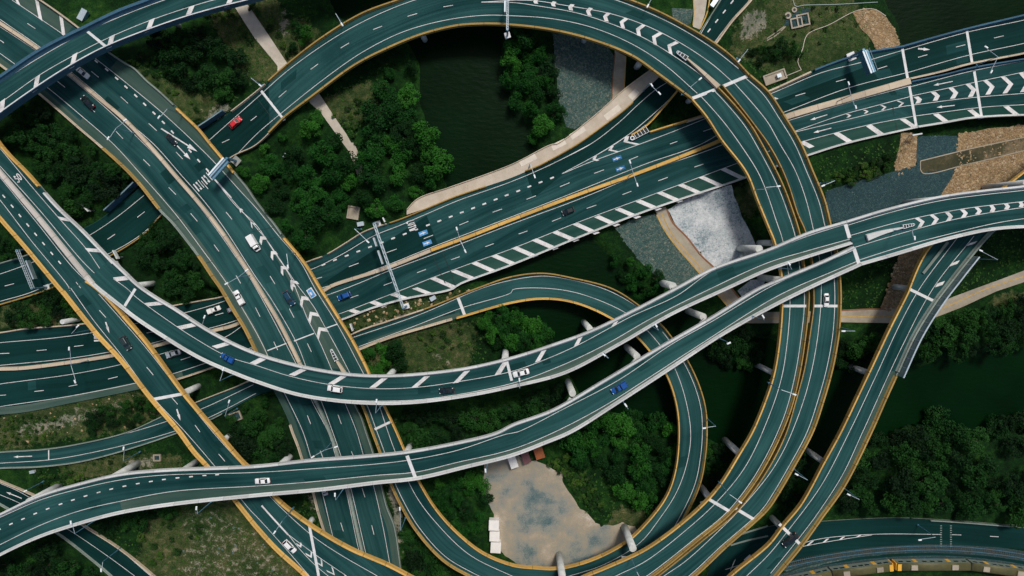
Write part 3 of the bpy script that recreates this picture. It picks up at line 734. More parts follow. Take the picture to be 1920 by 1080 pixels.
line('B1', "0:-10,644 9:0,410 400,375 690,335 980,275 1370,190 1690,95 0:500,530 6:415,940 640,830 880,690 1080,610 1290,520 1500,430 1920,280 7:300,150 590,0")
line('B1', "0:-10,686 9:0,580 500,530 820,480 1120,420 1280,375 1570,302 1780,240 0:540,560 6:510,1075 980,910 1290,785 1920,545 7:500,350 1000,150 1420,0 3:1700,905")
line('B1', "0:-10,722 9:0,720 550,645 900,575 1190,500 1290,470 0:420,633 10:0,215 300,130 6:680,1080 1000,950 1350,820 1920,600 7:500,415 1000,210 1590,0 3:1900,915")
line('B1', "0:-10,765 9:0,890 500,815 1010,715 1290,645 1555,560 1800,490 10:100,370 635,190 860,105 1130,0 6:1330,1000 1640,885 1920,785 7:500,585 1000,400 1700,140 0:1440,284 4:245,1065 740,940 1100,870")
line('B1', "7:375,222 620,90 760,5 3:900,990 1100,820 1180,745"); line('B1', "7:375,224 600,130 960,0 3:1200,990 1450,890 1540,855")
line('B1', "0:1400,190 4:0,710 400,545 690,470 1000,380"); line('B1', "0:1420,228 4:110,845 600,660 1040,545"); line('B1', "4:150,905 620,765 1050,648")
line('B1', "4:200,985 560,860 820,790 1100,715"); line('B1', "4:205,990 600,895 1000,800 1100,787")
dashes('B1', 9, [(0, 492, 70, 489), (275, 470, 350, 463), (555, 438, 625, 430), (1100, 338, 1150, 328), (1612, 205, 1675, 187), (0, 805, 45, 802), (258, 776, 328, 768), (515, 738, 580, 725), (810, 683, 882, 665), (1355, 540, 1430, 515)])
dashes('B1', 6, [(455, 1010, 495, 998), (697, 920, 770, 893), (978, 815, 1055, 787), (1258, 710, 1328, 683), (1525, 608, 1593, 580), (1775, 512, 1845, 487), (958, 1060, 1020, 1037), (1208, 965, 1275, 940), (1463, 868, 1528, 845), (1720, 770, 1783, 747)])
dashes('B1', 7, [(108, 415, 180, 388), (360, 320, 432, 290), (617, 220, 690, 193), (877, 120, 945, 93), (50, 675, 115, 652), (300, 580, 368, 553), (560, 483, 632, 458), (828, 380, 895, 354), (1097, 276, 1168, 250), (1368, 173, 1436, 150)])
dashes('B1', 3, [(1185, 1080, 1240, 1060), (1435, 985, 1500, 963)]); dashes('B1', 10, [(705, 75, 768, 53)])
dashes('B1', 4, [(205, 720, 280, 697), (510, 613, 585, 592), (820, 518, 893, 495)])
shorts('B1', 6, [(505, 905), (592, 870), (680, 838), (767, 805), (855, 772), (942, 740), (1028, 707), (1115, 675), (1290, 608), (1375, 577), (1460, 545), (1543, 513), (1628, 481), (1712, 449), (1797, 416), (1880, 384)])
shorts('B1', 7, [(47, 352), (130, 319), (214, 287), (300, 254)])
bars('B1', 7, [(15, 775, 178, 845), (165, 715, 330, 788), (320, 658, 485, 727), (475, 598, 640, 672), (635, 542, 793, 612), (790, 485, 950, 553), (945, 425, 1105, 493), (1105, 363, 1265, 433), (1262, 305, 1425, 375), (1415, 245, 1575, 317), (1580, 185, 1725, 255), (-140, 835, 20, 903)])
bars('B1', 6, [(1480, 950, 1640, 1015), (1325, 1005, 1485, 1075), (1635, 890, 1795, 960)]); bars('B1', 10, [(1190, 0, 1300, 42), (1025, 45, 1140, 85), (868, 102, 965, 140), (712, 165, 785, 190)])
bars('B1', 4, [(250, 1062, 330, 1105), (510, 997, 620, 1067), (755, 940, 855, 1012), (1008, 892, 1105, 958)])
chevrons('B1', 3, [((880, 1020), (835, 1065), (960, 1080))], 8.0); chevrons('B1', 7, [((765, 12), (722, 48), (805, 55)), ((640, 85), (603, 115), (655, 122))], 6.0)
chevrons('B1', 4, [((585, 858), (625, 866), (588, 882)), ((712, 825), (755, 835), (718, 852)), ((840, 790), (888, 802), (848, 828)), ((965, 757), (1020, 772), (975, 800))], 4.5)
arrow('B1', 4, 445, 860, 315, 900, 5, 10); arrow('B1', 4, 475, 960, 340, 995, 5, 10); arrow('B1', 4, 10, 735, 80, 740, 5, 8)
joint('B1', 4, 1005, 350, 1048, 590); joint('B1', 4, 1060, 645, 1112, 945)
for t in ((6, 1325, 835, 1390, 985), (6, 1390, 985, 1420, 1045), (6, 1400, 815, 1465, 975), (6, 1465, 975, 1492, 1060), (4, 935, 790, 945, 870), (4, 958, 920, 965, 975)): joint('B1', *t, w=0.3, mat=M_SEAM, name='dark_joint', dz=0.04)
# darker lengths of the wide motorway: resurfaced, the left one with shade painted in
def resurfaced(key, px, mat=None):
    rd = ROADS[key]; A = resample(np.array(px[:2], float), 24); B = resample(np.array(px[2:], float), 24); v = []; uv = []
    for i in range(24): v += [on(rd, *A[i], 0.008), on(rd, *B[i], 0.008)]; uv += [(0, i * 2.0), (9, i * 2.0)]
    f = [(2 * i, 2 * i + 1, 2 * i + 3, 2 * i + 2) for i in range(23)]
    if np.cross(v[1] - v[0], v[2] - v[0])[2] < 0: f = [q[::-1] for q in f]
    attach(mesh_obj('resurfaced_shaded_asphalt', v, f, mat or M_PAVE, uvs=uv), rd.root)
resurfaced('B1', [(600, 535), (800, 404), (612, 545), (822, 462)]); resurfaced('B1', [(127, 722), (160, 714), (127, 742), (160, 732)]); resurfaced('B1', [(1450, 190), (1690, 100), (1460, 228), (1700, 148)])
def darken_span(key, a, b, mat=None):
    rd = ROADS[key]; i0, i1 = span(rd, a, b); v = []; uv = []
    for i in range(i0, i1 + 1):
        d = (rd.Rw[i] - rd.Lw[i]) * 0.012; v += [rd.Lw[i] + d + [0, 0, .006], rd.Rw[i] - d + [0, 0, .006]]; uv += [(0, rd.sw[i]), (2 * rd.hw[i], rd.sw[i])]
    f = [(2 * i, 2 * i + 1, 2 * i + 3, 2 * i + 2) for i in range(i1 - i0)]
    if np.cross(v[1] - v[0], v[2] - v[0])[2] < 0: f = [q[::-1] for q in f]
    attach(mesh_obj('resurfaced_shaded_asphalt', v, f, mat or M_PAVE, uvs=uv), rd.root)
darken_span('B1', None, (600, 545))  # dark lanes, with the shade between the left ramps put into the colour
# airplane symbols on blue fields
def plane_mark(key, cx, cy, blue, L=8.5, ang=-20):
    a = math.radians(ang); u = np.array([math.cos(a), math.sin(a)]); w = np.array([-u[1], u[0]]); c = np.array([cx, cy])
    if blue: poly(key, 'blue_field', [c - u * L + w * 4.2, c - u * L - w * 4.2, c + u * L - w * 4.2, c + u * L + w * 4.2], M_PAINTB, 0.032)
    else: poly(key, 'blue_field', [c - u * L * 1.05 + w * 3.8, c - u * L * 1.05 - w * 3.8, c + u * L * 1.05 - w * 3.8, c + u * L * 1.05 + w * 3.8], M_PAINTD, 0.032)
    P = lambda a_, b_: c + u * a_ + w * b_
    poly(key, 'airplane_symbol', [P(-6.5, 0.8), P(-6.5, -0.8), P(2.5, -0.9), P(7, 0), P(2.5, 0.9)], None, 0.038)
    poly(key, 'airplane_symbol', [P(-1.5, 3.4), P(3.2, 0), P(-1.5, -3.4), P(0.2, 0)], None, 0.042); poly(key, 'airplane_symbol', [P(-7.5, 2.0), P(-5, 0), P(-7.5, -2.0), P(-6.5, 0)], None, 0.042)
plane_mark('B1', 793.5, 437, True); plane_mark('B1', 801, 455.5, True); plane_mark('B1', 1157, 297, False); plane_mark('B1', 1163.5, 316, False)
# the letters L U T W on the exit lane (feet towards the left)
_o2 = np.array([755.0, 405.0]); _r = lambda x, y: (_o2[0] + x / 16.6, _o2[1] + y / 16.6)
strokes('B1', 0, [(0.5, _r(120, 190), _r(155, 240)), (0.26, _r(140, 180), _r(340, 120)), (0.26, _r(160, 290), _r(230, 235), _r(365, 195)), (0.26, _r(160, 292), _r(270, 275), _r(380, 235)),
                  (0.26, _r(175, 370), _r(385, 300)), (0.6, _r(365, 275), _r(405, 320)), (0.3, _r(205, 440), _r(425, 350)), (0.3, _r(210, 450), _r(390, 400)), (0.3, _r(220, 465), _r(400, 420)), (0.45, _r(390, 440), _r(475, 405))])
strokes('B1', 9, [(0.45, (700, 345), (708, 358)), (0.3, (705, 365), (760, 352)), (0.3, (705, 370), (760, 372)), (0.26, (705, 378), (765, 378)), (0.55, (705, 396), (775, 392))])
# right-hand part: two decks with a slot between them
road('BN', 'bridge', "0:1692,86 4:1300,262 1500,210 1920,110 0:1960,17", "0:1705,150 4:1300,545 1500,490 1920,408 0:1960,92", [(1700, 120, 3.5), (1950, 60, 4)],
     'upper bridge deck at the right edge with a dark slot below it', 'bridge', depth=1.6, mat=M_PAVE)
road('BS', 'bridge', "0:1706,153 4:1300,562 1500,512 1920,440 0:1960,102", "0:1719,240 4:1300,930 1500,895 1700,878 1920,870 0:1960,216", [(1700, 200, 3.5), (1950, 160, 4)],
     'lower bridge deck at the right edge with white chevrons and hatch bars', 'bridge', depth=1.6)
parapet('BN', 'L', M_BLU, w=0.9); parapet('BN', 'R', M_TAN, w=0.7); parapet('BS', 'L', M_BLU, w=0.7); parapet('BS', 'R', M_WHI, w=0.7)
shoulder('BS', 'R', mat=M_SHOULDER2, inner="4:1108,870 1300,845 1600,805 1920,785 0:1955,195")
line('BN', "4:1012,378 1500,240 1920,150 0:1955,28"); line('BN', "4:1045,545 1500,415 1920,325 0:1955,72")
line('BS', "4:1070,650 1540,530 1920,455 0:1955,106"); line('BS', "4:1075,720 1500,628 1920,540 0:1955,128"); line('BS', "4:1085,788 1500,735 1920,700 0:1955,172"); line('BS', "4:1100,870 1600,805 1920,785 0:1955,195")
dashes('BN', 4, [(1125, 430, 1195, 410), (1410, 353, 1480, 335), (1695, 285, 1768, 268)])
chevrons('BS', 4, [((1092, 728), (1155, 745), (1105, 778)), ((1220, 692), (1290, 718), (1235, 757)), ((1352, 660), (1427, 695), (1365, 742)), ((1480, 632), (1562, 672), (1500, 728)), ((1610, 603), (1700, 650), (1630, 710)), ((1745, 577), (1840, 630), (1758, 702)), ((1880, 548), (1975, 610), (1890, 692))], 9.0)
bars('BS', 4, [(1258, 855, 1350, 922), (1515, 823, 1600, 890), (1785, 797, 1868, 862)])
arrow('BS', 4, 1385, 610, 1240, 640, 5, 10); arrow('BS', 4, 1400, 790, 1265, 805, 5, 10); arrow('BN', 4, 1125, 365, 1215, 372, 6, 12, 3)
joint('BN', 4, 1490, 222, 1532, 478); joint('BS', 4, 1547, 535, 1603, 880)

# ---- exit branch running up to the top right
road('P', 'slip_road', "0:985,320 7:200,160 480,5 3:650,965 850,815 1000,670 1100,585 | 0:1297,85 3:1400,250 1560,0 0:1365,-30", "0:1000,372 7:400,218 620,95 770,4 3:1000,955 1120,830 1240,690 | 0:1342,84 3:1650,170 1800,0 0:1425,-30",
     [(1000, 345, 2.9), (1250, 180, 2.9), (1380, -20, 2.9)], 'slip road leaving the wide motorway and passing under the ring ramp towards the top edge', 'slip road', depth=1.4, mat=M_PAVE, dz=0.02, graded=[((1270, 150), (1400, -30))])
parapet('P', 'L', M_OCH, w=0.55, b=(1215, 215)); parapet('P', 'R', M_YEL, w=0.55, a=(1165, 245), b=(1270, 150)); parapet('P', 'R', M_TAN, w=0.8, h=0.85, a=(1300, 110)); parapet('P', 'L', M_GRY, w=0.4, h=0.7, a=(1310, 95))
line('P', "7:300,150 590,0 3:800,920 950,780 1080,670 1160,620"); line('P', "7:640,80 770,2 3:900,990 1100,820 1235,695"); line('P', "3:1415,255 1560,0 0:1362,-25"); line('P', "3:1510,330 1600,210 1780,5 0:1412,-20")
shorts('P', 3, [(1478, 228), (1535, 157), (1592, 87), (1650, 15)], 1.5, 0.4)
# concrete footway along the bridge
road('FW', 'footway', "6:1130,490 1210,410 1460,320 1920,150 7:300,0 3:330,1080 600,880 850,660 1040,520 1110,470", "6:1130,530 1265,485 1500,392 1920,251 7:200,160 480,5 3:650,965 850,815 1000,670 1098,583 1150,520",
     [(770, 400, 2.6), (900, 340, 2.9), (1240, 150, 2.9)], 'pale concrete footway along the upper edge of the wide motorway bridge', 'footway', depth=0.9, mat=M_FOOT, dz=0.25)
parapet('FW', 'L', M_TAN, w=0.35, h=0.5)
for q in ("3:885,735 940,680", "3:700,885 810,800", "3:440,1030 545,960", "7:300,30 400,-20", "7:60,150 180,90"):
    line('FW', q, 2.0, 'pale_slab', 0.05, M_SLAB)

# ---- ring ramp, with the low road it starts from
road('H0', 'flyover',
     "0:-25,502 5:0,895 210,830 420,740 620,635 740,570 840,495 | 1040,335 1:1330,1130 1510,985 1700,860 1920,690 | 2:240,480 500,280 800,100 1070,0 0:800,-18 870,-35 950,-42 1040,-38 1110,-22 | 3:880,0 1100,90 1300,195 1500,315 1650,430 1775,562",
     "0:-25,580 9:0,130 250,55 400,0 5:620,965 820,850 960,770 1100,670 | 1210,545 1470,330 1745,100 1920,15 2:150,955 | 215,890 400,750 740,500 960,385 1240,270 1500,205 1700,190 1880,195 | 3:300,235 600,310 900,430 1100,570 1250,680 1340,748",
     [(0, 535, 0.4), (230, 420, 0.2), (400, 280, 0.4), (470, 225, 1.8), (560, 150, 4.8), (700, 60, 8.0), (960, 5, 10.5), (1200, 70, 12.2), (1345, 165, 13.0)],
     'great ring flyover with ochre parapets curving across the top of the picture', 'flyover', depth=2.2, graded=[((-25, 535), (185, 440)), ((225, 415), (335, 335)), ((420, 265), (505, 195))])
parapet('H0', 'L', M_GRY, w=0.5, h=0.8, b=(120, 470)); parapet('H0', 'R', M_OCH, w=0.5, h=0.8, b=(330, 320))
parapet('H0', 'L', M_OCH, w=0.7, a=(500, 200), drop=0.6); parapet('H0', 'L', M_TAN, w=0.5, h=0.8, a=(440, 250), b=(497, 203)); parapet('H0', 'R', M_TAN, w=0.5, h=0.8, a=(420, 265), b=(500, 200))
parapet('H0', 'R', M_OCH, w=0.9, a=(505, 197), drop=0.9)
line('H0', "0:-20,520 5:0,975 250,885 480,780 670,685 880,545 1080,385"); line('H0', "9:0,100 250,25 5:800,830 960,745 1100,645 1210,525 0:330,375")
line('H0', "1:1570,1050 1920,740 2:250,520 600,275 900,115 1190,0 0:830,-14 950,-35 1060,-28 3:780,0 1000,85 1250,205 1500,360 1700,515"); line('H0', "0:430,305 2:0,1010 200,840 500,600 800,390 1100,240 1400,155 1700,115 3:0,118 300,140 600,205 900,330 1150,490 1390,700")
line('H0', "2:1690,15 3:130,2 400,40 750,105 1000,190 1260,320 1500,480 1655,615"); line('H0', "2:1690,16 3:0,18 200,45 500,100 800,200 1000,290 1200,410 1400,550 1530,668")
dashes('H0', 1, [(1880, 905, 1925, 870), (1665, 1070, 1720, 1045)]); dashes('H0', 2, [(170, 730, 228, 680), (410, 520, 465, 480), (635, 360, 698, 322), (878, 222, 946, 195), (1137, 122, 1209, 101), (1405, 51, 1478, 39)])
dashes('H0', 5, [(805, 715, 862, 677), (1030, 550, 1085, 507), (35, 1065, 105, 1047)])
chevrons('H0', 3, [((195, 2), (160, 12), (198, 28)), ((335, 15), (292, 25), (328, 50)), ((470, 35), (422, 50), (458, 80)), ((607, 62), (555, 82), (598, 120)), ((742, 98), (683, 122), (725, 162)), ((873, 142), (807, 163), (848, 213)), ((1003, 192), (930, 215), (968, 274)), ((1132, 252), (1050, 272), (1088, 342)), ((1252, 322), (1165, 337), (1205, 412))], 7.5)
darken_span('H0', None, (500, 200)); joint('H0', 2, 40, 680, 215, 900, w=1.0); joint('H0', 2, 10, 740, 160, 940, w=0.2, mat=M_SEAM, name='dark_joint', dz=0.04); joint('H0', 3, 1340, 742, 1525, 672, w=1.0); joint('H0', 3, 1580, 648, 1765, 570, w=1.0)  # low road in one darker asphalt tone up to the ring's first joint
median('H0', "3:1305,440 1420,540 1545,655", w=0.5, w1=1.9, h=0.9)
road('H1', 'flyover',
     "3:1340,748 1450,880 1560,1050 7:1750,220 1830,420 1920,640 8:40,740 0:1463,520 | 12:95,150 75,400 40,620 0,760 11:1800,1060 15:1690,170 1560,380 1470,490 1300,650 1000,870 700,1010 530,1080 0:1040,1110",
     "3:1540,655 1640,760 1780,930 1870,1080 8:100,290 180,500 235,680 0:1507,500 | 12:300,0 300,140 280,330 240,600 175,880 100,1080 16:0,205 15:1800,400 1640,600 1400,800 1050,1080 0:1150,1125",
     [(1340, 185, 13.0), (1480, 380, 14.5), (1490, 600, 15.8), (1400, 850, 18.5), (1250, 1030, 20), (1080, 1100, 20.5)],
     'inner of the two parallel ochre-edged ramps that drop from the ring to the bottom edge', 'flyover', depth=2.2)
parapet('H1', 'L', M_YEL, w=0.75, drop=0.9); parapet('H1', 'R', M_OCH, w=0.6)
line('H1', "3:1400,705 1480,790 1600,930 1710,1080 7:1850,220 1920,390 8:60,570 110,720 0:1478,510 12:165,80 165,150 145,400 100,680 0,980 15:1750,260 1540,520 1300,740 1000,970 780,1080 0:1110,1105"); eline('H1', 'R', 1.5)
joint('H1', 12, 97, 135, 300, 135); joint('H1', 15, 1470, 500, 1640, 600, w=1.0)
road('H2', 'flyover',
     "3:1570,645 1700,800 1830,970 1910,1080 8:80,160 150,330 210,520 270,660 0:1520,490 | 12:330,0 330,140 305,330 262,600 200,830 125,1080 16:25,210 15:1825,400 1665,600 1425,800 1075,1080 0:1160,1130",
     "3:1780,562 1920,690 4:120,870 240,1070 8:330,200 420,420 465,600 0:1570,480 | 12:540,0 540,140 525,350 480,600 410,850 330,1080 16:190,260 80,450 0,570 15:1830,660 1600,860 1400,1050 0:1240,1130",
     [(1380, 150, 13.0), (1510, 350, 14.5), (1545, 600, 15.8), (1460, 850, 18.5), (1330, 1010, 20), (1200, 1110, 20.5)],
     'outer of the two parallel ochre-edged ramps that drop from the ring to the bottom edge', 'flyover', depth=2.2)
parapet('H2', 'L', M_OCH, w=0.5); parapet('H2', 'R', M_OCH, w=0.8)
line('H2', "3:1665,620 1800,770 1920,920 8:90,0 200,190 280,400 340,640 0:1540,510 12:400,0 395,150 360,450 290,770 180,1080 16:100,170 0,330 15:1700,590 1500,790 1300,970 1140,1080 0:1200,1115"); eline('H2', 'R', 1.7)
joint('H2', 12, 330, 135, 538, 135); joint('H2', 15, 1680, 575, 1826, 663, w=1.0); joint('H1', 7, 1812, 344, 1935, 336, w=0.12, mat=M_GRY)

# ---- left-hand double ramp and its two branches
road('DI', 'flyover', "0:-35,366 5:0,560 200,790 440,1080 0:122,554", "0:-25,225 0,266 5:80,80 200,200 450,480 620,640 860,890",
     [(0, 330, 11.0), (170, 520, 12.6)], 'double ramp at the left edge with a wide pale median and short dashes', 'flyover', depth=2.2)
parapet('DI', 'L', M_YEL, w=0.8, drop=0.8); parapet('DI', 'R', M_YEL, w=0.95, b=(45, 412), drop=0.9); parapet('DI', 'R', M_WHI, w=0.95, a=(50, 418), drop=0.9)
median('DI', "0:-20,296 5:0,205 300,560 600,930 700,1050", w=1.0, w1=1.7, h=0.85, mat=M_PALEC)
line('DI', "0:-12,362 5:0,420 230,720 520,1080 9:600,125".replace("9:600,125", "0:131,545")); line('DI', "5:-30,215 0,250 300,620 540,920 680,1060"); line('DI', "5:0,165 300,500 610,870 740,1000"); line('DI', "5:-30,0 40,80 230,310 450,565 650,790 770,960 820,1000")
shorts('DI', 5, [(28, 392), (91, 466), (149, 537), (208, 607), (267, 677), (326, 747), (388, 820), (447, 888)], 1.3, 0.42)
dashes('DI', 5, [(570, 1035, 605, 1080)]); bars('DI', 5, [(447, 557, 528, 572), (647, 793, 748, 800)], 9.0)
_o3 = np.array([0.0, 290.0]); _f = lambda x, y: (_o3[0] + x / 13.5, _o3[1] + y / 13.5)
strokes('DI', 0, [(0.34, _f(345, 550), _f(395, 560)), (0.3, _f(350, 545), _f(395, 620)), (0.3, _f(395, 620), _f(440, 600), _f(480, 640)), (0.32, _f(480, 640), _f(490, 690), _f(440, 695)),
                  (0.3, _f(430, 480), _f(418, 510), _f(470, 590), _f(540, 640)), (0.3, _f(430, 482), _f(470, 500), _f(525, 570), _f(548, 635))])
road('D', 'flyover',
     "0:209,484 215,490 236,510 259,532 290,554 9:1300,140 1600,330 1900,475 10:340,580 700,640 1000,650 1300,630 1600,590 1920,515 | 11:300,420 600,310 900,165 1240,-12 7:1500,930 1920,785 8:300,660 575,577",
     "0:164.5,523 170,529 183,541 207,560 230,578 250,594 9:1200,350 1500,530 1800,660 1920,705 10:300,800 600,850 900,870 1200,862 1600,810 1920,745 | 11:400,640 800,430 1200,200 1600,15 8:0,950 300,850 622,750",
     [(190, 520, 12.6), (420, 640, 15.0), (640, 725, 17.6), (950, 690, 20.0), (1250, 570, 21.3), (1580, 450, 21.8)],
     'upper white-edged flyover sweeping from the left across the middle to the right', 'flyover', depth=2.3, dz=0.012)
parapet('D', 'L', M_WHI, w=1.05, drop=0.9); parapet('D', 'R', M_WHI, w=0.8)
line('D', "5:850,1010 960,1090 9:1010,60 1240,230 1450,370 1700,510 1920,580 10:250,660 560,725 900,755 1200,745 1500,705 1920,625 11:240,540 500,425 750,290 900,210 1240,55 7:1500,955 1920,805 8:300,690 580,602"); line('D', "9:790,60 950,165 1210,360 1500,530 1800,650 1920,690 10:300,785 600,832 900,848 1300,830 1920,715 11:350,590 700,425 1050,225 1500,0 8:0,890 300,800 615,712")
shoulder('D', 'R', inner="10:1300,830 1920,715 11:350,590 700,425 1050,225 1500,0 8:0,890 300,800 615,712")
bars('D', 5, [(862, 1015, 985, 1000)]); bars('D', 9, [(1092, 125, 1218, 112), (1342, 300, 1455, 275), (1607, 445, 1728, 410)]); bars('D', 10, [(-25, 568, 70, 520), (267, 655, 373, 602), (562, 720, 672, 652), (872, 748, 970, 672), (1187, 745, 1283, 662), (1497, 712, 1583, 622), (1812, 648, 1872, 552)], 11.5); bars('D', 11, [(190, 553, 240, 468), (480, 433, 512, 372), (757, 290, 783, 248)], 10.0)
joint('D', 9, 1015, 5, 935, 135); joint('D', 10, 1880, 545, 1918, 695); joint('D', 8, 578, 590, 612, 705, w=1.1)
road('I', 'flyover',
     "0:116.5,547 122,554 156,597 9:750,380 900,540 1140,845 1340,1080 13:1450,150 1550,260 | 1760,515 1920,715 14:150,880 370,1080 0:610,1120",
     "0:164,525 173,530 196,549 222,577 240,598 277,641 9:1390,790 1640,1080 13:1850,240 0:490,890 | 14:160,490 400,680 700,860 1000,990 1180,1085 0:830,1110",
     [(150, 550, 12.6), (300, 740, 12.3), (430, 860, 12.0), (600, 1010, 11.5), (720, 1100, 11.2)],
     'ochre-edged ramp branching off the left double ramp and running down to the bottom edge', 'flyover', depth=2.0, dz=0.008)
parapet('I', 'L', M_YEL, w=1.0); parapet('I', 'R', M_YEL, w=1.2, drop=1.2)
line('I', "9:530,0 700,240 900,490 1130,800 1390,1080 13:1610,255 14:-40,590 0,630 200,850 400,1080"); line('I', "9:740,45 900,225 1100,455 1370,800 1600,1085 13:1820,250 14:110,490 400,760 600,900 910,1080")
dashes('I', 9, [(745, 167, 795, 222), (1100, 593, 1150, 653), (1285, 818, 1333, 873), (1462, 1028, 1500, 1080)]); dashes('I', 13, [(1640, 165, 1687, 220)])
arrow('I', 9, 792, 255, 820, 338, 5.5, 12, 2.6); arrow('I', 9, 1326, 908, 1353, 995, 5.5, 12, 2.6)
line('I', "14:42,552 130,650 240,770", 0.55, 'gore_line'); line('I', "14:240,768 330,880 440,995 560,1095"); line('I', "14:240,768 350,850 480,945 680,1080")
chevrons('I', 14, [((300, 832), (338, 868), (335, 825)), ((368, 905), (418, 945), (412, 890)), ((440, 965), (500, 1012), (485, 950)), ((525, 1035), (592, 1075), (565, 1008)), ((620, 1095), (690, 1130), (660, 1065))], 5.0)
joint('I', 9, 1150, 835, 1380, 792, w=1.0); joint('I', 14, 397, 685, 470, 1080, w=0.9)

# ---- the two white ramps joined at the right, and the lower of them
road('DE', 'flyover', "8:577,577 900,480 1280,390 1600,345 1920,310 0:1965,341", "8:690,910 1000,820 1300,730 1600,660 1750,640 1920,630 0:1965,428", [(1600, 450, 21.8), (1930, 380, 21.8)],
     'white-edged flyover at the right edge where two ramps join, with white chevrons in its middle', 'flyover', depth=2.3)
parapet('DE', 'L', M_WHI, w=1.05); parapet('DE', 'R', M_WHI, w=0.9)
eline('DE', 'L', 1.5); line('DE', "8:620,685 1000,580 1440,490 1920,430 0:1960,372"); line('DE', "8:640,778 1000,670 1400,565 1920,475 0:1960,385"); line('DE', "8:690,868 1000,770 1400,665 1700,595 1920,560 0:1960,407")
chevrons('DE', 8, [((1100, 558), (1175, 582), (1118, 630)), ((1210, 533), (1282, 562), (1223, 605)), ((1325, 512), (1387, 542), (1335, 578)), ((1440, 493), (1499, 518), (1447, 552)), ((1547, 475), (1605, 502), (1553, 528)), ((1657, 458), (1707, 485), (1663, 508)), ((1765, 445), (1815, 468), (1770, 490)), ((1875, 433), (1922, 455), (1880, 472))], 8.0)
median('DE', "8:735,705 850,665 1000,628", w=2.2, w1=0.5, h=0.9, mat=M_WHI)
road('E', 'flyover',
     "0:-35,980 13:0,610 300,470 600,380 900,310 1200,280 1920,248 14:400,205 800,175 1140,140 1500,75 1800,0 | 11:0,1020 300,910 700,680 1100,440 1500,210 1840,0 8:60,1020 440,860 632,767",
     "0:-35,1063 13:0,930 300,790 600,690 900,610 1300,545 1920,480 14:500,435 900,385 1220,350 1600,260 1920,180 | 15:250,85 450,0 11:800,860 1200,600 1550,370 1920,160 12:320,0 8:688,911",
     [(0, 1010, 18.0), (300, 930, 18.8), (600, 890, 19.6), (800, 860, 20), (1160, 730, 21.0), (1600, 480, 21.8)],
     'lower white-edged flyover sweeping from the bottom left to the right', 'flyover', depth=2.3)
parapet('E', 'L', M_WHI, w=1.05, drop=0.9); parapet('E', 'R', M_WHI, w=0.85)
line('E', "0:-25,980 13:0,640 300,510 600,425 900,360 1200,325 1920,303 14:500,270 900,240 1150,210 1500,140 1880,15 11:40,1080 400,900 800,690 1200,420 1500,250 1920,0 8:200,985 450,880 640,795"); line('E', "0:-25,1034 13:0,845 300,700 600,590 900,520 1300,445 1920,405 14:400,375 900,325 1200,300 1500,230 1920,130 11:320,1080 700,880 1000,690 1400,430 1920,100 8:190,1082 500,950 690,870")
shoulder('E', 'R', inner="13:900,520 1300,445 1920,405 14:400,375 900,325 1200,300 1500,230 1920,130 11:320,1080 700,880 1000,690 1400,430 1920,100 8:190,1082 500,950 690,870")
shorts('E', 13, [(-8, 733), (82, 690), (172, 652), (264, 612), (357, 576), (454, 541), (546, 510), (641, 480), (739, 453), (834, 428), (933, 406), (1033, 387), (1131, 371), (1229, 356), (1331, 344), (1432, 335), (1533, 326), (1628, 320)], 1.3, 0.38)
joint('E', 14, 1133, 178, 1200, 355, w=1.1); joint('E', 8, 645, 785, 683, 900, w=1.1)

# ---- small loop, entering at the left as a low ramp
road('J', 'loop_ramp',
     "0:-25,850 13:0,148 350,125 600,85 950,0 9:1240,950 1480,850 1750,745 1900,690 0:505,727 | 10:710,345 1000,240 1300,140 1650,0 7:0,990 230,965 450,1000 750,1080 | 11:950,125 1110,260 1200,370 1310,530 1400,720 1450,900 1460,1080 15:1450,160 1410,380 1300,630 0:1255,1015 1195,1062 1120,1100 1030,1115 940,1105 14:1600,1080 | 1400,960 1200,740 1080,540 1010,390 930,160 870,0 10:790,870 0:652,716",
     "0:-25,882 13:0,273 300,262 600,225 900,150 1300,20 9:1580,990 1920,810 10:130,765 300,690 | 770,470 1000,380 1300,290 1560,215 1920,115 11:230,85 450,110 700,210 | 920,360 1030,480 1150,650 1220,850 1245,1060 15:1220,280 1150,480 1000,680 850,820 600,950 350,1015 150,1010 0,990 14:1700,900 | 1500,740 1350,570 1225,365 1120,140 1060,0 10:965,880 0:697,714",
     [(0, 865, 0.5), (300, 800, 0.6), (660, 650, 1.0), (860, 585, 2.6), (1000, 540, 4.0), (1280, 700, 7.0), (1280, 930, 8.2), (1050, 1085, 9.0), (830, 980, 9.2), (730, 830, 8.8), (676, 716, 8.2)],
     'small loop ramp with ochre parapets circling the bare yard in the lower middle', 'ramp', depth=1.8, graded=[((-25, 865), (470, 755)), ((690, 640), (880, 575))])
parapet('J', 'L', M_GRY, w=0.4, h=0.7, b=(300, 800)); parapet('J', 'R', M_GRY, w=0.35, h=0.6, b=(420, 770)); parapet('J', 'L', M_TAN, w=0.45, h=0.8, a=(340, 790), b=(480, 745))
parapet('J', 'L', M_TAN, w=0.7, a=(670, 650), b=(800, 605)); parapet('J', 'L', M_OCH, w=0.6, a=(805, 603)); parapet('J', 'R', M_TAN, w=0.8, a=(670, 650), b=(850, 590)); parapet('J', 'R', M_YEL, w=0.65, a=(855, 588), drop=1.1)
line('J', "0:-20,848 13:0,152 350,128 600,88 950,10 9:1250,1000 1515,905 1900,725"); line('J', "13:0,234 400,205 800,130 1290,0 9:1570,970 1920,790"); line('J', "10:730,370 1200,210 1700,0 7:0,1020 230,990 400,1010 700,1090 11:940,140 1100,270"); line('J', "10:770,440 1150,300 1540,150 1920,30 11:0,15 220,0 500,40 850,185 1005,310 1115,435 1220,600 1300,830 1340,1080 15:1320,200 1240,440 1100,660 960,830 700,990 400,1090")
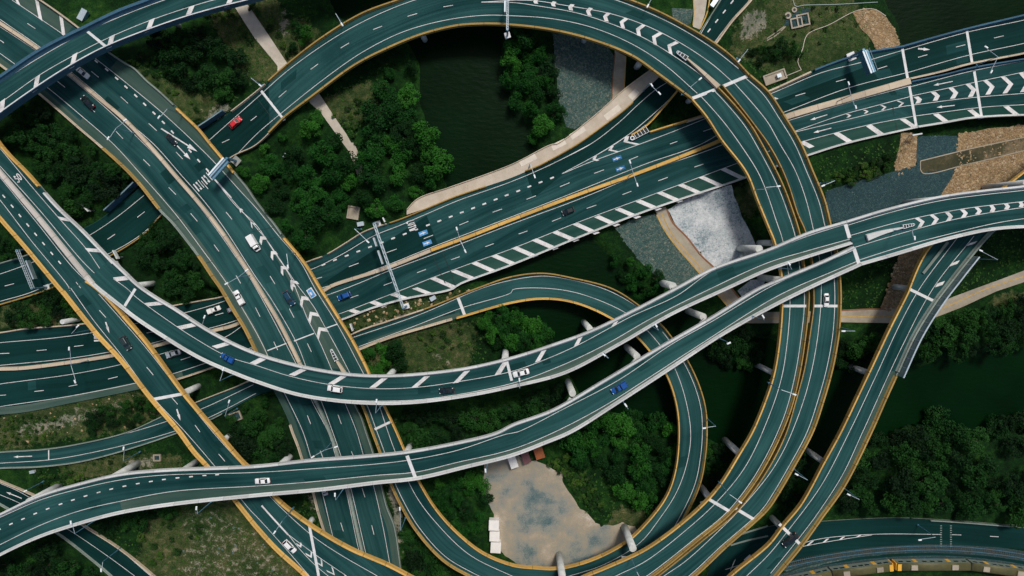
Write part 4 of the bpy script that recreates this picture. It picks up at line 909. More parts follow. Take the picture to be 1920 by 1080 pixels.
eline('J', 'L', 1.6, a=(1240, 640)); line('J', "0:1000,1098 14:1920,1080 1600,920 1350,680 1200,480 1045,150 990,0 10:920,870 830,650 770,600".replace(" 830,650 770,600", " 880,770"))
poly('J', 'stop_line', [tp(13, 361, 130), tp(13, 369, 130), tp(13, 369, 207), tp(13, 361, 207)]); arrow('J', 13, 240, 181, 100, 187, 4.5, 9)
joint('J', 10, 1512, 65, 1568, 212, w=1.0); joint('J', 10, 890, 1060, 1018, 1000, w=0.8)
shoulder('J', 'R', 1.9, a=(690, 640), b=(860, 585))

# ---- ramp on the right with the noise screen
road('K', 'flyover',
     "0:1995,325 1900,400 8:1650,690 1340,1070 | 12:1250,110 1100,350 960,655 880,830 770,1080 16:570,400 400,640 250,850 60,1080 0:1430,1110",
     "0:1945,300 8:1790,300 1500,560 1200,770 1050,1070 | 12:1040,20 900,300 740,640 650,830 530,1080 16:410,220 240,530 100,700 0,830 15:1620,1080 0:1330,1120",
     [(1940, 320, 11.0), (1750, 540, 12.0), (1600, 800, 13.0), (1400, 1090, 13.0)],
     'straight ochre-edged ramp on the right that dives under the white flyovers', 'flyover', depth=2.0)
parapet('K', 'R', M_YEL, w=0.8, drop=0.9); parapet('K', 'L', M_OCH, w=0.85, a=(1645, 700)); parapet('K', 'L', M_GRY, w=0.9, b=(1650, 690))
line('K', "8:1430,690 1140,1080 12:1000,250 800,680 610,1080 16:400,400 150,740 0,925 15:1760,1080"); line('K', "8:1545,690 1240,1080 12:1000,450 710,1080 16:560,320 380,600 230,800 20,1060")
bars('K', 8, [(1500, 755, 1558, 738), (1372, 905, 1430, 885), (1262, 1060, 1318, 1042)], 8.5); joint('K', 12, 1055, 5, 1300, 125, w=0.9); joint('K', 16, 85, 690, 250, 850, w=1.0)
line('K', "8:1350,735 1165,970", 0.9, 'inner_barrier', 0.5, M_GRY); shoulder('K', 'L', 2.2, a=(1650, 690))

# ---- low roads in the corners
road('M', 'road', "0:1325,1082 15:1560,840 1750,765 1920,712 16:200,690 450,668 950,645 1320,660 1920,705 0:1960,988", "0:1400,1130 1450,1092 16:120,1020 300,960 600,890 1000,850 1350,845 1920,880 0:1960,1034",
     [(1400, 1060, 0.35), (1900, 1005, 0.35)], kind='structure', depth=0.7, mat=M_PAVE, graded=[((1390, 1090), (1950, 1010))])
line('M', "16:240,848 300,822 430,795 600,778 860,765 1300,768"); line('M', "16:240,862 430,826 690,785 780,772"); dashes('M', 16, [(1380, 770, 1450, 772), (1665, 782, 1730, 786)])
bars('M', 16, [(335, 818, 298, 850), (450, 800, 420, 826), (570, 785, 542, 806), (695, 772, 668, 788)], 5.0, 'island_bar'); line('M', "15:1600,1032 1700,1000 1780,975"); bars('M', 15, [(1672, 960, 1640, 1035), (1790, 925, 1745, 965)], 5.0, 'island_bar')
line('M', "15:1640,850 1760,815 1920,780", 0.6, 'kerb', 0.05, M_GRY); line('M', "15:1700,770 1920,705", 0.6, 'kerb', 0.05, M_GRY)
for x in (1298, 1372):
    for y in range(700, 860, 17): poly('M', 'rumble_mark', [tp(16, x - 7, y), tp(16, x + 7, y), tp(16, x + 7, y + 7), tp(16, x - 7, y + 7)], M_GRY)
guardrail('M', 'L', a=(1760, 990))
road('N', 'road', "0:-25,890 13:0,362 280,480 440,560 620,690 900,870 1160,1080 0:310,1100", "0:-25,938 13:0,545 60,580 250,680 410,750 700,970 830,1080 0:240,1110",
     [(0, 910, 0.35), (280, 1070, 0.35)], kind='structure', depth=0.7, mat=M_PAVE, graded=[((-20, 910), (280, 1100))])
line('N', "13:0,385 130,440 220,490"); line('N', "13:0,470 150,535 500,725 820,940 1010,1080"); line('N', "13:640,700 900,885 1130,1080"); arrow('N', 13, 163, 498, 45, 450, 4.5, 9)
parapet('N', 'L', M_TAN, w=0.5, h=0.7); guardrail('N', 'R')

# ---- columns
for a in (('E', 13, 1035, 232, 1.15), ('E', 13, 445, 402, 1.15), ('E', 14, 280, 158, 1.15), ('E', 14, 1165, 82, 1.05), ('E', 11, 420, 705, 1.1), ('E', 11, 865, 447, 1.1), ('E', 11, 1322, 172, 1.1), ('D', 11, 540, 258, 1.0), ('D', 10, 1047, 605, 1.0),
          ('D', 10, 1872, 470, 1.1), ('D', 7, 1112, 1040, 1.2), ('D', 7, 1705, 782, 1.15), ('D', 5, 1150, 1045, 0.9), ('E', 7, 1860, 1000, 1.1), ('H1', 7, 1855, 742, 1.0), ('H1', 15, 1605, 68, 1.1), ('H1', 15, 1412, 405, 1.1), ('H1', 15, 842, 708, 1.2), ('H1', 15, 352, 918, 1.2), ('H1', 11, 1845, 580, 0.9),
          ('K', 12, 640, 595, 1.0), ('K', 16, 308, 148, 1.0), ('K', 16, 30, 642, 1.0), ('K', 12, 945, -10, 0.9), ('I', 9, 1490, 735, 1.0), ('I', 14, 435, 635, 0.9), ('I', 13, 1740, 15, 0.9), ('E', 13, 1480, 215, 1.0), ('H0', 2, 1262, 290, 0.9), ('H0', 2, 1885, 215, 0.9), ('H0', 3, 538, 308, 0.9), ('H0', 3, 935, 505, 1.0), ('H0', 3, 1315, 765, 0.9), ('C', 1, 1345, 195, 0.8), ('C', 1, 870, 390, 0.8), ('DI', 9, 604, 230, 0.8), ('DE', 8, 1020, 440, 0.9), ('DE', 8, 1620, 325, 0.9)):
    pier(a[0], a[1], a[2], a[3], a[4])

# repairs: rectangles of darker or lighter asphalt let into the lanes
_rr = np.random.default_rng(11)
for key, n in (('A1', 9), ('B1', 9), ('D', 4), ('E', 4), ('A2', 4), ('I', 3), ('H0', 4), ('J', 3), ('BN', 2), ('K', 2)):
    rd = ROADS[key]; ok = np.where((rd.C[:, 0] > 0) & (rd.C[:, 0] < 1920) & (rd.C[:, 1] > 0) & (rd.C[:, 1] < 1080))[0][3:-6]
    for _ in range(n):
        i = int(_rr.choice(ok)); m_ = int(_rr.integers(2, 6)); f0 = _rr.uniform(.12, .7); f1 = f0 + 3.0 / (2 * rd.hw[i]); v = []; uv = []
        for j in range(i, min(i + m_, rd.n - 1) + 1):
            for f_ in (f0, min(f1, .9)): v.append(rd.Lw[j] + (rd.Rw[j] - rd.Lw[j]) * f_ + np.array([0, 0, .010])); uv.append((f_ * 9 + 40, rd.sw[j] + 300 * f0))
        k = len(v) // 2
        if k < 2: continue
        fs = [(2 * q, 2 * q + 1, 2 * q + 3, 2 * q + 2) for q in range(k - 1)]
        if np.cross(v[1] - v[0], v[2] - v[0])[2] < 0: fs = [q[::-1] for q in fs]
        attach(mesh_obj('asphalt_repair', v, fs, M_REP, uvs=uv), rd.root)
# ================================================================== terrain, water, surfaces
def inside(poly_, X, Y):
    poly_ = np.asarray(poly_); r = np.zeros(X.shape, bool); n = len(poly_)
    for i in range(n):
        x0, y0 = poly_[i]; x1, y1 = poly_[(i + 1) % n]
        c = ((y0 > Y) != (y1 > Y))
        with np.errstate(divide='ignore', invalid='ignore'):
            r ^= c & (X < (x1 - x0) * (Y - y0) / (y1 - y0) + x0)
    return r
def ground_poly(s, z=0.0):
    P = parse(s)[0]; return at_np(P, z)[:, :2]
CREEK = "0:600,-70 628,25 700,60 770,80 785,110 792,200 812,260 838,345 870,430 900,520 960,580 1010,640 1060,690 1100,755 1200,790 1290,800 1380,850 1470,860 1560,858 1630,842 1700,812 1785,815 1860,800 1980,810 1980,655 1850,655 1720,690 1650,672 1580,645 1450,640 1340,618 1240,562 1180,520 1130,470 1090,420 1035,330 1005,290 985,230 958,190 945,130 940,80 930,-70"
POND = "0:1640,-70 1660,5 1682,40 1692,88 1705,140 1800,110 1990,60 1990,-70"
GX0, GX1, GY0, GY1, GS = -225.0, 225.0, -160.0, 130.0, 1.5
gx = np.arange(GX0, GX1 + 0.01, GS); gy = np.arange(GY0, GY1 + 0.01, GS)
XX, YY = np.meshgrid(gx, gy)
base = np.zeros(XX.shape)
wet = inside(ground_poly(CREEK, -1.4), XX, YY) | inside(ground_poly(POND, -1.4), XX, YY)
def blur(a, k=1):
    for _ in range(k):
        p = np.pad(a, 1, 'edge'); a = (p[:-2, 1:-1] + p[2:, 1:-1] + p[1:-1, :-2] + p[1:-1, 2:] + 2 * p[1:-1, 1:-1]) / 6
    return a
base = -3.2 * blur(wet.astype(float), 2)
nx = np.random.default_rng(3).normal(size=XX.shape); base += blur(nx, 6) * 0.35 * (1 - wet)
# fills under the roads that lie on the ground
best = np.full(XX.shape, 1e9); targ = np.zeros(XX.shape)
fp = np.stack([XX.ravel(), YY.ravel()], 1)
bestf, targf = best.ravel(), targ.ravel()
for rd in ROADS.values():
    g = np.where(rd.graded)[0]
    for i in g[::2]:
        c = rd.Cw[i]; h = rd.hw[i]
        rad = h + 12
        ix0 = max(0, int((c[0] - rad - GX0) / GS)); ix1 = min(len(gx), int((c[0] + rad - GX0) / GS) + 2)
        iy0 = max(0, int((c[1] - rad - GY0) / GS)); iy1 = min(len(gy), int((c[1] + rad - GY0) / GS) + 2)
        if ix0 >= ix1 or iy0 >= iy1: continue
        sx, sy = XX[iy0:iy1, ix0:ix1], YY[iy0:iy1, ix0:ix1]
        d = np.hypot(sx - c[0], sy - c[1]) - h
        b = best[iy0:iy1, ix0:ix1]; m = d < b
        b[m] = d[m]; t = targ[iy0:iy1, ix0:ix1]; t[m] = rd.z[i]
sl = np.clip(np.abs(targ) * 2.2, 2.0, 11.0)
wgt = np.clip(1 - np.maximum(best, 0) / sl, 0, 1); wgt = wgt * wgt * (3 - 2 * wgt); wgt[best > 1e8] = 0
H = base * (1 - wgt) + (targ - 0.45) * wgt
# nothing may rise through a deck
for rd in ROADS.values():
    for i in range(0, rd.n):
        c = rd.Cw[i]; rad = rd.hw[i] + 1.5; lim = rd.z[i] - 0.4
        ix0 = max(0, int((c[0] - rad - GX0) / GS)); ix1 = min(len(gx), int((c[0] + rad - GX0) / GS) + 2)
        iy0 = max(0, int((c[1] - rad - GY0) / GS)); iy1 = min(len(gy), int((c[1] + rad - GY0) / GS) + 2)
        if ix0 >= ix1 or iy0 >= iy1: continue
        d = np.hypot(XX[iy0:iy1, ix0:ix1] - c[0], YY[iy0:iy1, ix0:ix1] - c[1])
        s = H[iy0:iy1, ix0:ix1]; m = (d < rad) & (s > lim); s[m] = lim
def terr(x, y):
    fx = (x - GX0) / GS; fy = (y - GY0) / GS
    i, j = int(np.clip(fx, 0, len(gx) - 2)), int(np.clip(fy, 0, len(gy) - 2))
    a, b = np.clip(fx - i, 0, 1), np.clip(fy - j, 0, 1)
    return float(H[j, i] * (1 - a) * (1 - b) + H[j, i + 1] * a * (1 - b) + H[j + 1, i] * (1 - a) * b + H[j + 1, i + 1] * a * b)
# what grows where: red = dry grass, green = bare soil
DRY = ["0:1380,5 1440,-10 1600,-10 1620,60 1620,110 1480,160 1440,140 1370,100", "0:0,780 120,752 250,735 300,745 310,775 240,805 120,825 0,845", "0:230,120 330,160 400,180 420,215 370,235 320,200 270,160",
       "0:690,640 830,600 900,610 880,690 760,700 690,680", "0:640,600 720,575 850,545 900,540 860,560 700,610 650,625", "0:380,0 520,0 560,90 540,140 480,160 430,110", "0:100,870 280,850 350,860 330,890 220,890 120,900", "0:560,30 600,60 590,120 550,110 510,50",
       "0:0,560 110,580 150,600 0,620", "0:1150,950 1220,960 1200,1010 1140,1000", "0:590,190 700,150 720,210 640,240", "0:280,930 560,950 600,1090 250,1090", "0:1480,1040 1560,1035 1720,1018 1760,1022 1600,1048 1500,1065", "0:1360,350 1420,345 1425,400 1380,410", "0:1850,560 1930,540 1930,570 1860,580", "0:900,880 960,870 950,930 910,930"]
SOIL = ["0:20,800 130,770 230,750 250,765 120,805 40,825", "0:330,960 420,950 470,1000 540,1050 550,1090 320,1090 350,1020", "0:800,650 850,655 870,690 820,692", "0:225,870 290,855 300,870 230,890", "0:1390,30 1440,15 1440,50 1390,80", "0:385,215 420,190 440,205 400,235",
        "0:905,880 960,860 1010,870 990,930 920,940", "0:1640,1000 1700,1010 1720,1020 1560,1045", "0:575,905 600,930 605,960 590,960", "0:520,10 545,30 545,85 530,70", "0:690,605 760,590 830,570 770,600 700,615", "0:740,780 760,930 752,1040 742,1000 730,900"]
cover = np.zeros(XX.shape + (4,)); cover[..., 3] = 1
for P in DRY: cover[..., 0] = np.maximum(cover[..., 0], inside(ground_poly(P), XX, YY))
for q, P in enumerate(SOIL): cover[..., 1] = np.maximum(cover[..., 1], inside(ground_poly(P), XX, YY) * (0.36 if q in (1, 2) else 0.62 if q == 0 else 0.9))
cover[..., 0] = blur(cover[..., 0], 4); cover[..., 1] = blur(cover[..., 1], 3)
ny, nx_ = XX.shape
verts = np.stack([XX.ravel(), YY.ravel(), H.ravel()], 1).tolist()
faces = [(j * nx_ + i, j * nx_ + i + 1, (j + 1) * nx_ + i + 1, (j + 1) * nx_ + i) for j in range(ny - 1) for i in range(nx_ - 1)]
# skirt out to the horizon
ring = [i for i in range(nx_)] + [j * nx_ + nx_ - 1 for j in range(1, ny)] + [(ny - 1) * nx_ + i for i in range(nx_ - 2, -1, -1)] + [j * nx_ for j in range(ny - 2, 0, -1)]
k0 = len(verts)
for r in ring:
    x, y, z = verts[r]; d = math.hypot(x, y); verts.append((x / d * 3000, y / d * 3000, 0.0))
for a in range(len(ring)):
    b = (a + 1) % len(ring); faces.append((ring[b], ring[a], k0 + a, k0 + b))
g = mesh_obj('ground', verts, faces, M_GROUND, smooth=True); tag(g, kind='structure')
ca = g.data.color_attributes.new("cover", 'FLOAT_COLOR', 'POINT')
cv = np.vstack([cover.reshape(-1, 4), np.tile([0.2, 0, 0, 1], (len(ring), 1))]); ca.data.foreach_set("color", cv.ravel())
def flat(name, s, z, mat, kind='structure'):
    P = ground_poly(s, z); 
    bm = bmesh.new(); vs_ = [bm.verts.new((x, y, z)) for x, y in P]; bm.faces.new(vs_)
    bmesh.ops.triangulate(bm, faces=bm.faces[:]); bmesh.ops.recalc_face_normals(bm, faces=bm.faces[:])
    me = bpy.data.meshes.new(name); bm.to_mesh(me); bm.free(); me.materials.append(mat)
    if me.polygons[0].normal.z < 0: me.flip_normals()
    o = bpy.data.objects.new(name, me); col.objects.link(o); tag(o, kind=kind); return o
def grow(s, d):
    P = parse(s)[0]; c = P.mean(0); return P
W1 = flat('creek', "0:540,-110 590,25 680,75 745,110 760,210 780,280 810,360 840,450 870,540 930,600 980,660 1030,710 1080,775 1190,815 1290,825 1370,875 1470,885 1560,870 1640,825 1710,795 1800,815 2050,830 2050,625 1850,630 1720,660 1650,645 1580,618 1450,612 1350,590 1255,538 1200,500 1150,455 1110,410 1060,325 1030,285 1010,225 980,185 970,130 965,80 960,-110", -1.4, M_WATER)
W2 = flat('pond', "0:1610,-110 1635,10 1655,45 1665,90 1675,150 1800,135 2050,85 2050,-110", -1.4, M_WATER)
PATHS = []
def patch(name, s, mat, lift=0.06, smooth=True, parent=None, rough=0.0, thick=0.0, step=1.7):
    """a surface laid on the ground, following its height"""
    P0 = parse(s)[0]
    P = catmull(np.vstack([P0, P0[:1]]), 6.0)[0][:-1] if smooth else P0
    W = at_np(P, 0.0)[:, :2]
    if name == 'footpath': PATHS.append(W)
    if rough:
        r = np.random.default_rng(len(s)); W = resample(np.vstack([W, W[:1]]), int(arclen(np.vstack([W, W[:1]]))[-1] / 1.3))[:-1]; n = len(W); W = W + blur_line(r.normal(size=(n, 2)), 1) * rough * .7 + blur_line(r.normal(size=(n, 2)), 8) * rough * 2.2
    bm = bmesh.new(); vs_ = [bm.verts.new((x, y, 0)) for x, y in W]; bm.faces.new(vs_)
    bmesh.ops.triangulate(bm, faces=bm.faces[:])
    for _ in range(9):
        es = [e for e in bm.edges if e.calc_length() > step]
        if not es: break
        bmesh.ops.subdivide_edges(bm, edges=es, cuts=1, use_grid_fill=False)
        bmesh.ops.triangulate(bm, faces=bm.faces[:])
    for v in bm.verts: v.co.z = terr(v.co.x, v.co.y) + lift
    bmesh.ops.recalc_face_normals(bm, faces=bm.faces[:])
    me = bpy.data.meshes.new(name); bm.to_mesh(me); bm.free(); me.materials.append(mat)
    if sum(p.normal.z * p.area for p in me.polygons) < 0: me.flip_normals()
    o = bpy.data.objects.new(name, me); col.objects.link(o)
    if parent is None: tag(o, kind='structure')
    else: attach(o, parent)
    return o
def blur_line(a, k):
    for _ in range(k): a = (np.roll(a, 1, 0) + a * 2 + np.roll(a, -1, 0)) / 4
    return a
def gline(name, s, width, mat, lift=0.1, parent=None):
    D, _ = catmull(parse(s)[0], 6.0); W = at_np(D, 0.0); W[:, 2] = [terr(x, y) + lift for x, y, _z in W]
    o = ribbon(name, W, width, mat, ground_root if parent is None else parent); return o
ground_root = g
ROCKY = [("riprap_bank", "3:300,250 332,560 352,760 400,950 470,965 560,915 640,850 752,760 778,440 700,330 500,262", M_GREYROCK, 'grey'), ("riprap_bank", "7:770,640 900,560 1085,520 1140,640 1235,765 1430,985 1260,1090 1115,1020 960,880 850,750", M_GREYROCK, 'grey'),
         ("gravel_slope", "4:645,92 720,72 800,74 880,122 950,220 1003,335 900,375 770,400 735,280", M_TANROCK, 'tan'), ("gravel_bank", "8:1425,-80 1950,-150 1950,280 1800,330 1560,400 1280,398 1340,310 1385,225 1415,165 1400,60", M_TANROCK, 'tan'),
         ("gravel_pocket", "8:952,-70 1112,-70 1113,120 1085,175 1000,225 948,232", M_TANROCK, 'tan'), ("dark_gravel_bed", "8:425,350 640,290 850,240 1110,160 1120,-60 1424,-70 1424,40 1412,175 1375,250 1275,400 900,520 560,600 470,590", M_DARKROCK, 'dark'),
         ("gravel_strip", "0:1662,545 1675,505 1692,465 1745,440 1725,500 1702,560 1690,585 1650,582", M_TANROCK, 'tan')]
for i, (nme, s, m, _k) in enumerate(ROCKY): patch(nme, s, m, 0.10 + 0.012 * i, smooth=False, rough=0.25)
patch('dark_gravel_bed', "3:1195,60 1360,70 1335,180 1280,210 1210,150", M_GREYROCK, 0.07, False)
patch('pale_ground', "7:1155,500 1310,420 1620,310 1650,400 1690,480 1770,650 1820,760 1880,860 1600,960 1500,940 1420,850 1290,690 1210,590", M_PALE, 0.09, False, rough=0.3)
patch('pale_ground', "11:1690,20 1790,-60 1900,-70 1880,10 1740,90", M_PALE, 0.065, False)
patch('bare_yard', "0:908,872 960,848 1022,858 1045,890 1066,915 1072,930 1090,950 1104,968 1115,985 1130,1000 1150,992 1170,975 1192,985 1196,1004 1160,1040 1110,1058 1050,1068 985,1060 935,1035 915,1010 920,975 912,930", M_YARD, 0.08, False, rough=0.95)
pp = patch('footpath', "0:425,-10 452,-10 500,60 545,128 560,160 528,160 522,125 478,72", M_PATHP, 0.16, False); pp = patch('footpath', "0:570,170 592,165 618,205 650,252 668,285 676,320 668,322 655,285 638,262 602,212 584,195", M_PATHP, 0.16, False)
pe = patch('footpath', "3:770,380 855,425 840,690 745,765 755,560", M_PATH, 0.2, False)
gline('path_edge', "3:772,400 757,560 748,765", 0.35, M_EDGE, 0.24); gline('path_edge', "3:853,425 840,690", 0.3, M_LINEY, 0.23)
pf = patch('footpath', "7:1060,470 1150,470 1190,560 1310,700 1420,840 1520,935 0:1370,540 1400,575 1372,583 1345,550 7:1420,985 1320,870 1230,765 1140,640", M_PATH, 0.2, False)
gline('path_line', "7:1120,520 1200,680 1300,800 1440,960 0:1360,560 1385,580", 0.35, M_LINEY, 0.23); gline('path_edge', "7:1160,490 1205,590 1310,700 1420,840 1520,935 0:1395,570", 0.6, M_EDGE, 0.24); gline('path_edge', "7:1085,530 1140,640 1230,765 1420,985 0:1372,584", 0.45, M_LINEY, 0.23)
pg = patch('footpath', "0:1360,586 1440,585 12:540,170 830,160 0:1680,578 1730,580 1790,555 1850,533 1925,505 1960,490 1960,515 1925,527 1870,545 1800,577 1750,596 1690,606 12:540,256 0:1440,606 1370,606", M_PATH, 0.2, False)
gline('path_line', "0:1400,597 12:540,213 800,215 0:1690,592 1750,583 1850,541 1925,516", 0.3, M_LINEY, 0.23); gline('path_edge', "12:540,168 830,158 920,165", 0.5, M_EDGE, 0.24)
patch('footpath', "0:1300,-10 1325,-10 3:1430,130 1390,240 1345,215 1360,110", M_PATHP, 0.16, False); gline('path_edge', "0:1300,-5 3:1360,110 1345,205", 0.35, M_LINEY, 0.23); gline('path_edge', "3:1470,10 1445,120 1395,235", 0.4, M_LINEY, 0.23)
pd = patch('muddy_channel', "8:1142,130 1300,95 1500,40 1700,0 1920,-50 1920,50 1700,100 1500,150 1300,195 1152,215", M_MUD, 0.24, False); gline('channel_edge', "8:1140,128 1500,40 1920,-50", 0.35, M_PATH, 0.28); gline('channel_edge', "8:1140,128 1152,216 1500,150 1920,50", 0.3, M_PATH, 0.28)
patch('footpath', "6:700,-10 735,-10 770,70 750,75", M_PATHP, 0.16, False); patch('footpath', "6:755,160 800,155 795,205 785,240 755,225", M_PATHP, 0.16, False)
# site fence line and drain in the top right
gline('silt_fence', "4:222,540 195,480 240,380 290,265 330,235 450,190 640,90 720,70 800,74 880,122", 0.22, M_PATHP, 0.3); gline('silt_fence', "4:185,0 195,40 215,52 260,42 500,36 820,18", 0.2, M_SCREEN, 0.3); gline('drain_line', "4:-10,305 60,265 130,200", 0.35, M_PATH, 0.12); gline('drain_line', "4:-10,290 50,250 120,200", 0.3, M_PATH, 0.12); gline('silt_fence', "4:98,590 222,540", 0.2, M_PATHP, 0.3)
patch('dark_gravel_bed', "4:118,195 130,150 200,100 250,65 330,65 280,110 200,175", M_DARKROCK, 0.08, False)
patch('gravel_verge', "16:120,1040 300,975 600,905 1000,860 1290,862 1300,880 1000,905 700,930 420,990 180,1060", M_GREYROCK, 0.09, False)
patch('ballast_bed', "16:-150,1160 100,1075 400,985 700,935 1100,908 1500,912 1960,950 1960,1050 1500,1010 900,1010 500,1050 200,1120", M_PAVE, 0.08, False)
gline('boundary_kerb', "16:60,1080 300,1000 700,925 1080,898 1500,915 1920,940", 0.6, M_SEAM, 0.16)
# stones standing proud on the stony surfaces
def rock_field(name, poly_s, dens, size, mat, seed):
    r = np.random.default_rng(seed); P = np.vstack([ground_poly(poly_s)]); lo, hi = P.min(0), P.max(0)
    n = int(dens * np.prod(hi - lo)); X = r.uniform(lo[0], hi[0], n); Y = r.uniform(lo[1], hi[1], n); k = inside(P, X, Y); X, Y = X[k], Y[k]
    base_v = np.array([(1, 0, 0), (-.5, .87, 0), (-.5, -.87, 0), (0, 0, 1), (0.5, .85, .55), (-1, 0, .5), (.5, -.85, .5)]); fs = [(0, 4, 3), (4, 1, 3), (1, 5, 3), (5, 2, 3), (2, 6, 3), (6, 0, 3), (0, 1, 4), (1, 2, 5), (2, 0, 6)]
    V, Fc = [], []
    for x, y in zip(X, Y):
        s = size * r.uniform(0.5, 1.5); a = r.uniform(0, 6.28); ca_, sa_ = math.cos(a), math.sin(a); b = base_v * (s * r.uniform(.7, 1.2), s * r.uniform(.7, 1.2), s * .6) * r.uniform(.75, 1.2, (7, 1))
        z = terr(x, y) + 0.02; k = len(V)
        V += [(x + p[0] * ca_ - p[1] * sa_, y + p[0] * sa_ + p[1] * ca_, z + p[2]) for p in b]; Fc += [tuple(i + k for i in f) for f in fs]
    o = mesh_obj(name, V, Fc, mat); tag(o, kind='stuff'); return o
M_ST = {'tan': stones("tan_stones", [(0.26, 0.17, 0.08), (0.50, 0.36, 0.20), (0.36, 0.24, 0.11), (0.62, 0.50, 0.34)], 0.9, 1.0, 0.05, 0.1), 'grey': stones("grey_stones", [(0.04, 0.095, 0.085), (0.07, 0.14, 0.12), (0.12, 0.17, 0.15), (0.26, 0.26, 0.20)], 0.9, 1.0, 0.05, 0.1), 'dark': stones("dark_stones", [(0.012, 0.055, 0.065), (0.02, 0.075, 0.085), (0.03, 0.09, 0.10), (0.12, 0.18, 0.18)], 0.9, 1.0, 0.05, 0.1)}
for i, (nme, s, m, k) in enumerate(ROCKY):
    rock_field('loose_stones', s, 1.5 if k == 'tan' else 0.8, 0.42 if k == 'tan' else 0.3, M_ST[k], i)
rock_field('loose_stones', "7:1290,690 1420,600 1640,560 1740,600 1640,740 1420,830", 0.9, 0.15, M_DARKROCK, 31)
rock_field('loose_stones', DRY[1], 0.06, 0.35, M_ST['tan'], 32); rock_field('loose_stones', SOIL[1], 0.04, 0.4, M_ST['grey'], 33); rock_field('loose_stones', DRY[4], 0.3, 0.4, M_ST['tan'], 34)

# ================================================================== walls
def ground_wall(name, label, s, h, mat, z0=0.0, w=0.5):
    D, _ = catmull(parse(s)[0], 8.0); W = at_np(D, z0); W[:, 2] = z0
    T = np.gradient(W[:, :2], axis=0); T /= np.hypot(T[:, 0], T[:, 1])[:, None]; U = np.stack([-T[:, 1], T[:, 0], 0 * T[:, 0]], 1)
    m = W.mean(0); r = thing(name, label, 'retaining wall', (m[0], m[1], z0))
    wall_along('wall', W, U, [(0, -1), (0, h), (w, h), (w, -1)], mat, r)
    wall_along('coping', W, U, [(-0.02, h), (-0.02, h + 0.18), (w * .6, h + 0.18), (w * .6, h)], M_SCREEN, r)
ground_wall('retaining_wall', 'blue-grey retaining wall beside the low road, right of the big motorway', "0:374,246 400,229 425,212", 3.6, M_WALLB, 0.3)
ground_wall('retaining_wall', 'blue-grey retaining wall beside the low road, left of the big motorway', "0:207,396 232,373 262,344", 3.6, M_WALLB, 0.2)

# ================================================================== lamps
def lamp(key, base, tips, label, h=10.0, z=None, group='street lamps along the roads'):
    zb = z if z is not None else zat(ROADS[key], *base); b = np.array(at(*base, zb))
    r = thing('street_lamp', label, 'street lamp', tuple(b), 0, group)
    m = MB(); m.tube((0, 0, -1.2), (0, 0, h), 0.17, 0.09, 8); m.tube((0, 0, -0.2), (0, 0, 0.5), 0.3, 0.3, 8); m.build('pole', M_STEELB if key != 'w' else M_STEEL, r)
    for t in tips:
        e = np.array(at(*t, zb + h + 0.5)) - b; L = math.hypot(e[0], e[1])
        if L > 9.5: e[:2] *= 9.5 / L
        m = MB(); m.tube((0, 0, h - 0.1), tuple(e), 0.085, 0.07, 6); a = m.build('arm', M_STEEL, r)
        d = e / np.linalg.norm(e); m = MB()
        q = e + d * 0.55; m.box((q[0], q[1], q[2] + 0.02), (1.25, 0.5, 0.2), math.atan2(d[1], d[0]), 0.75); m.build('lamp_head', M_LAMPH, a)
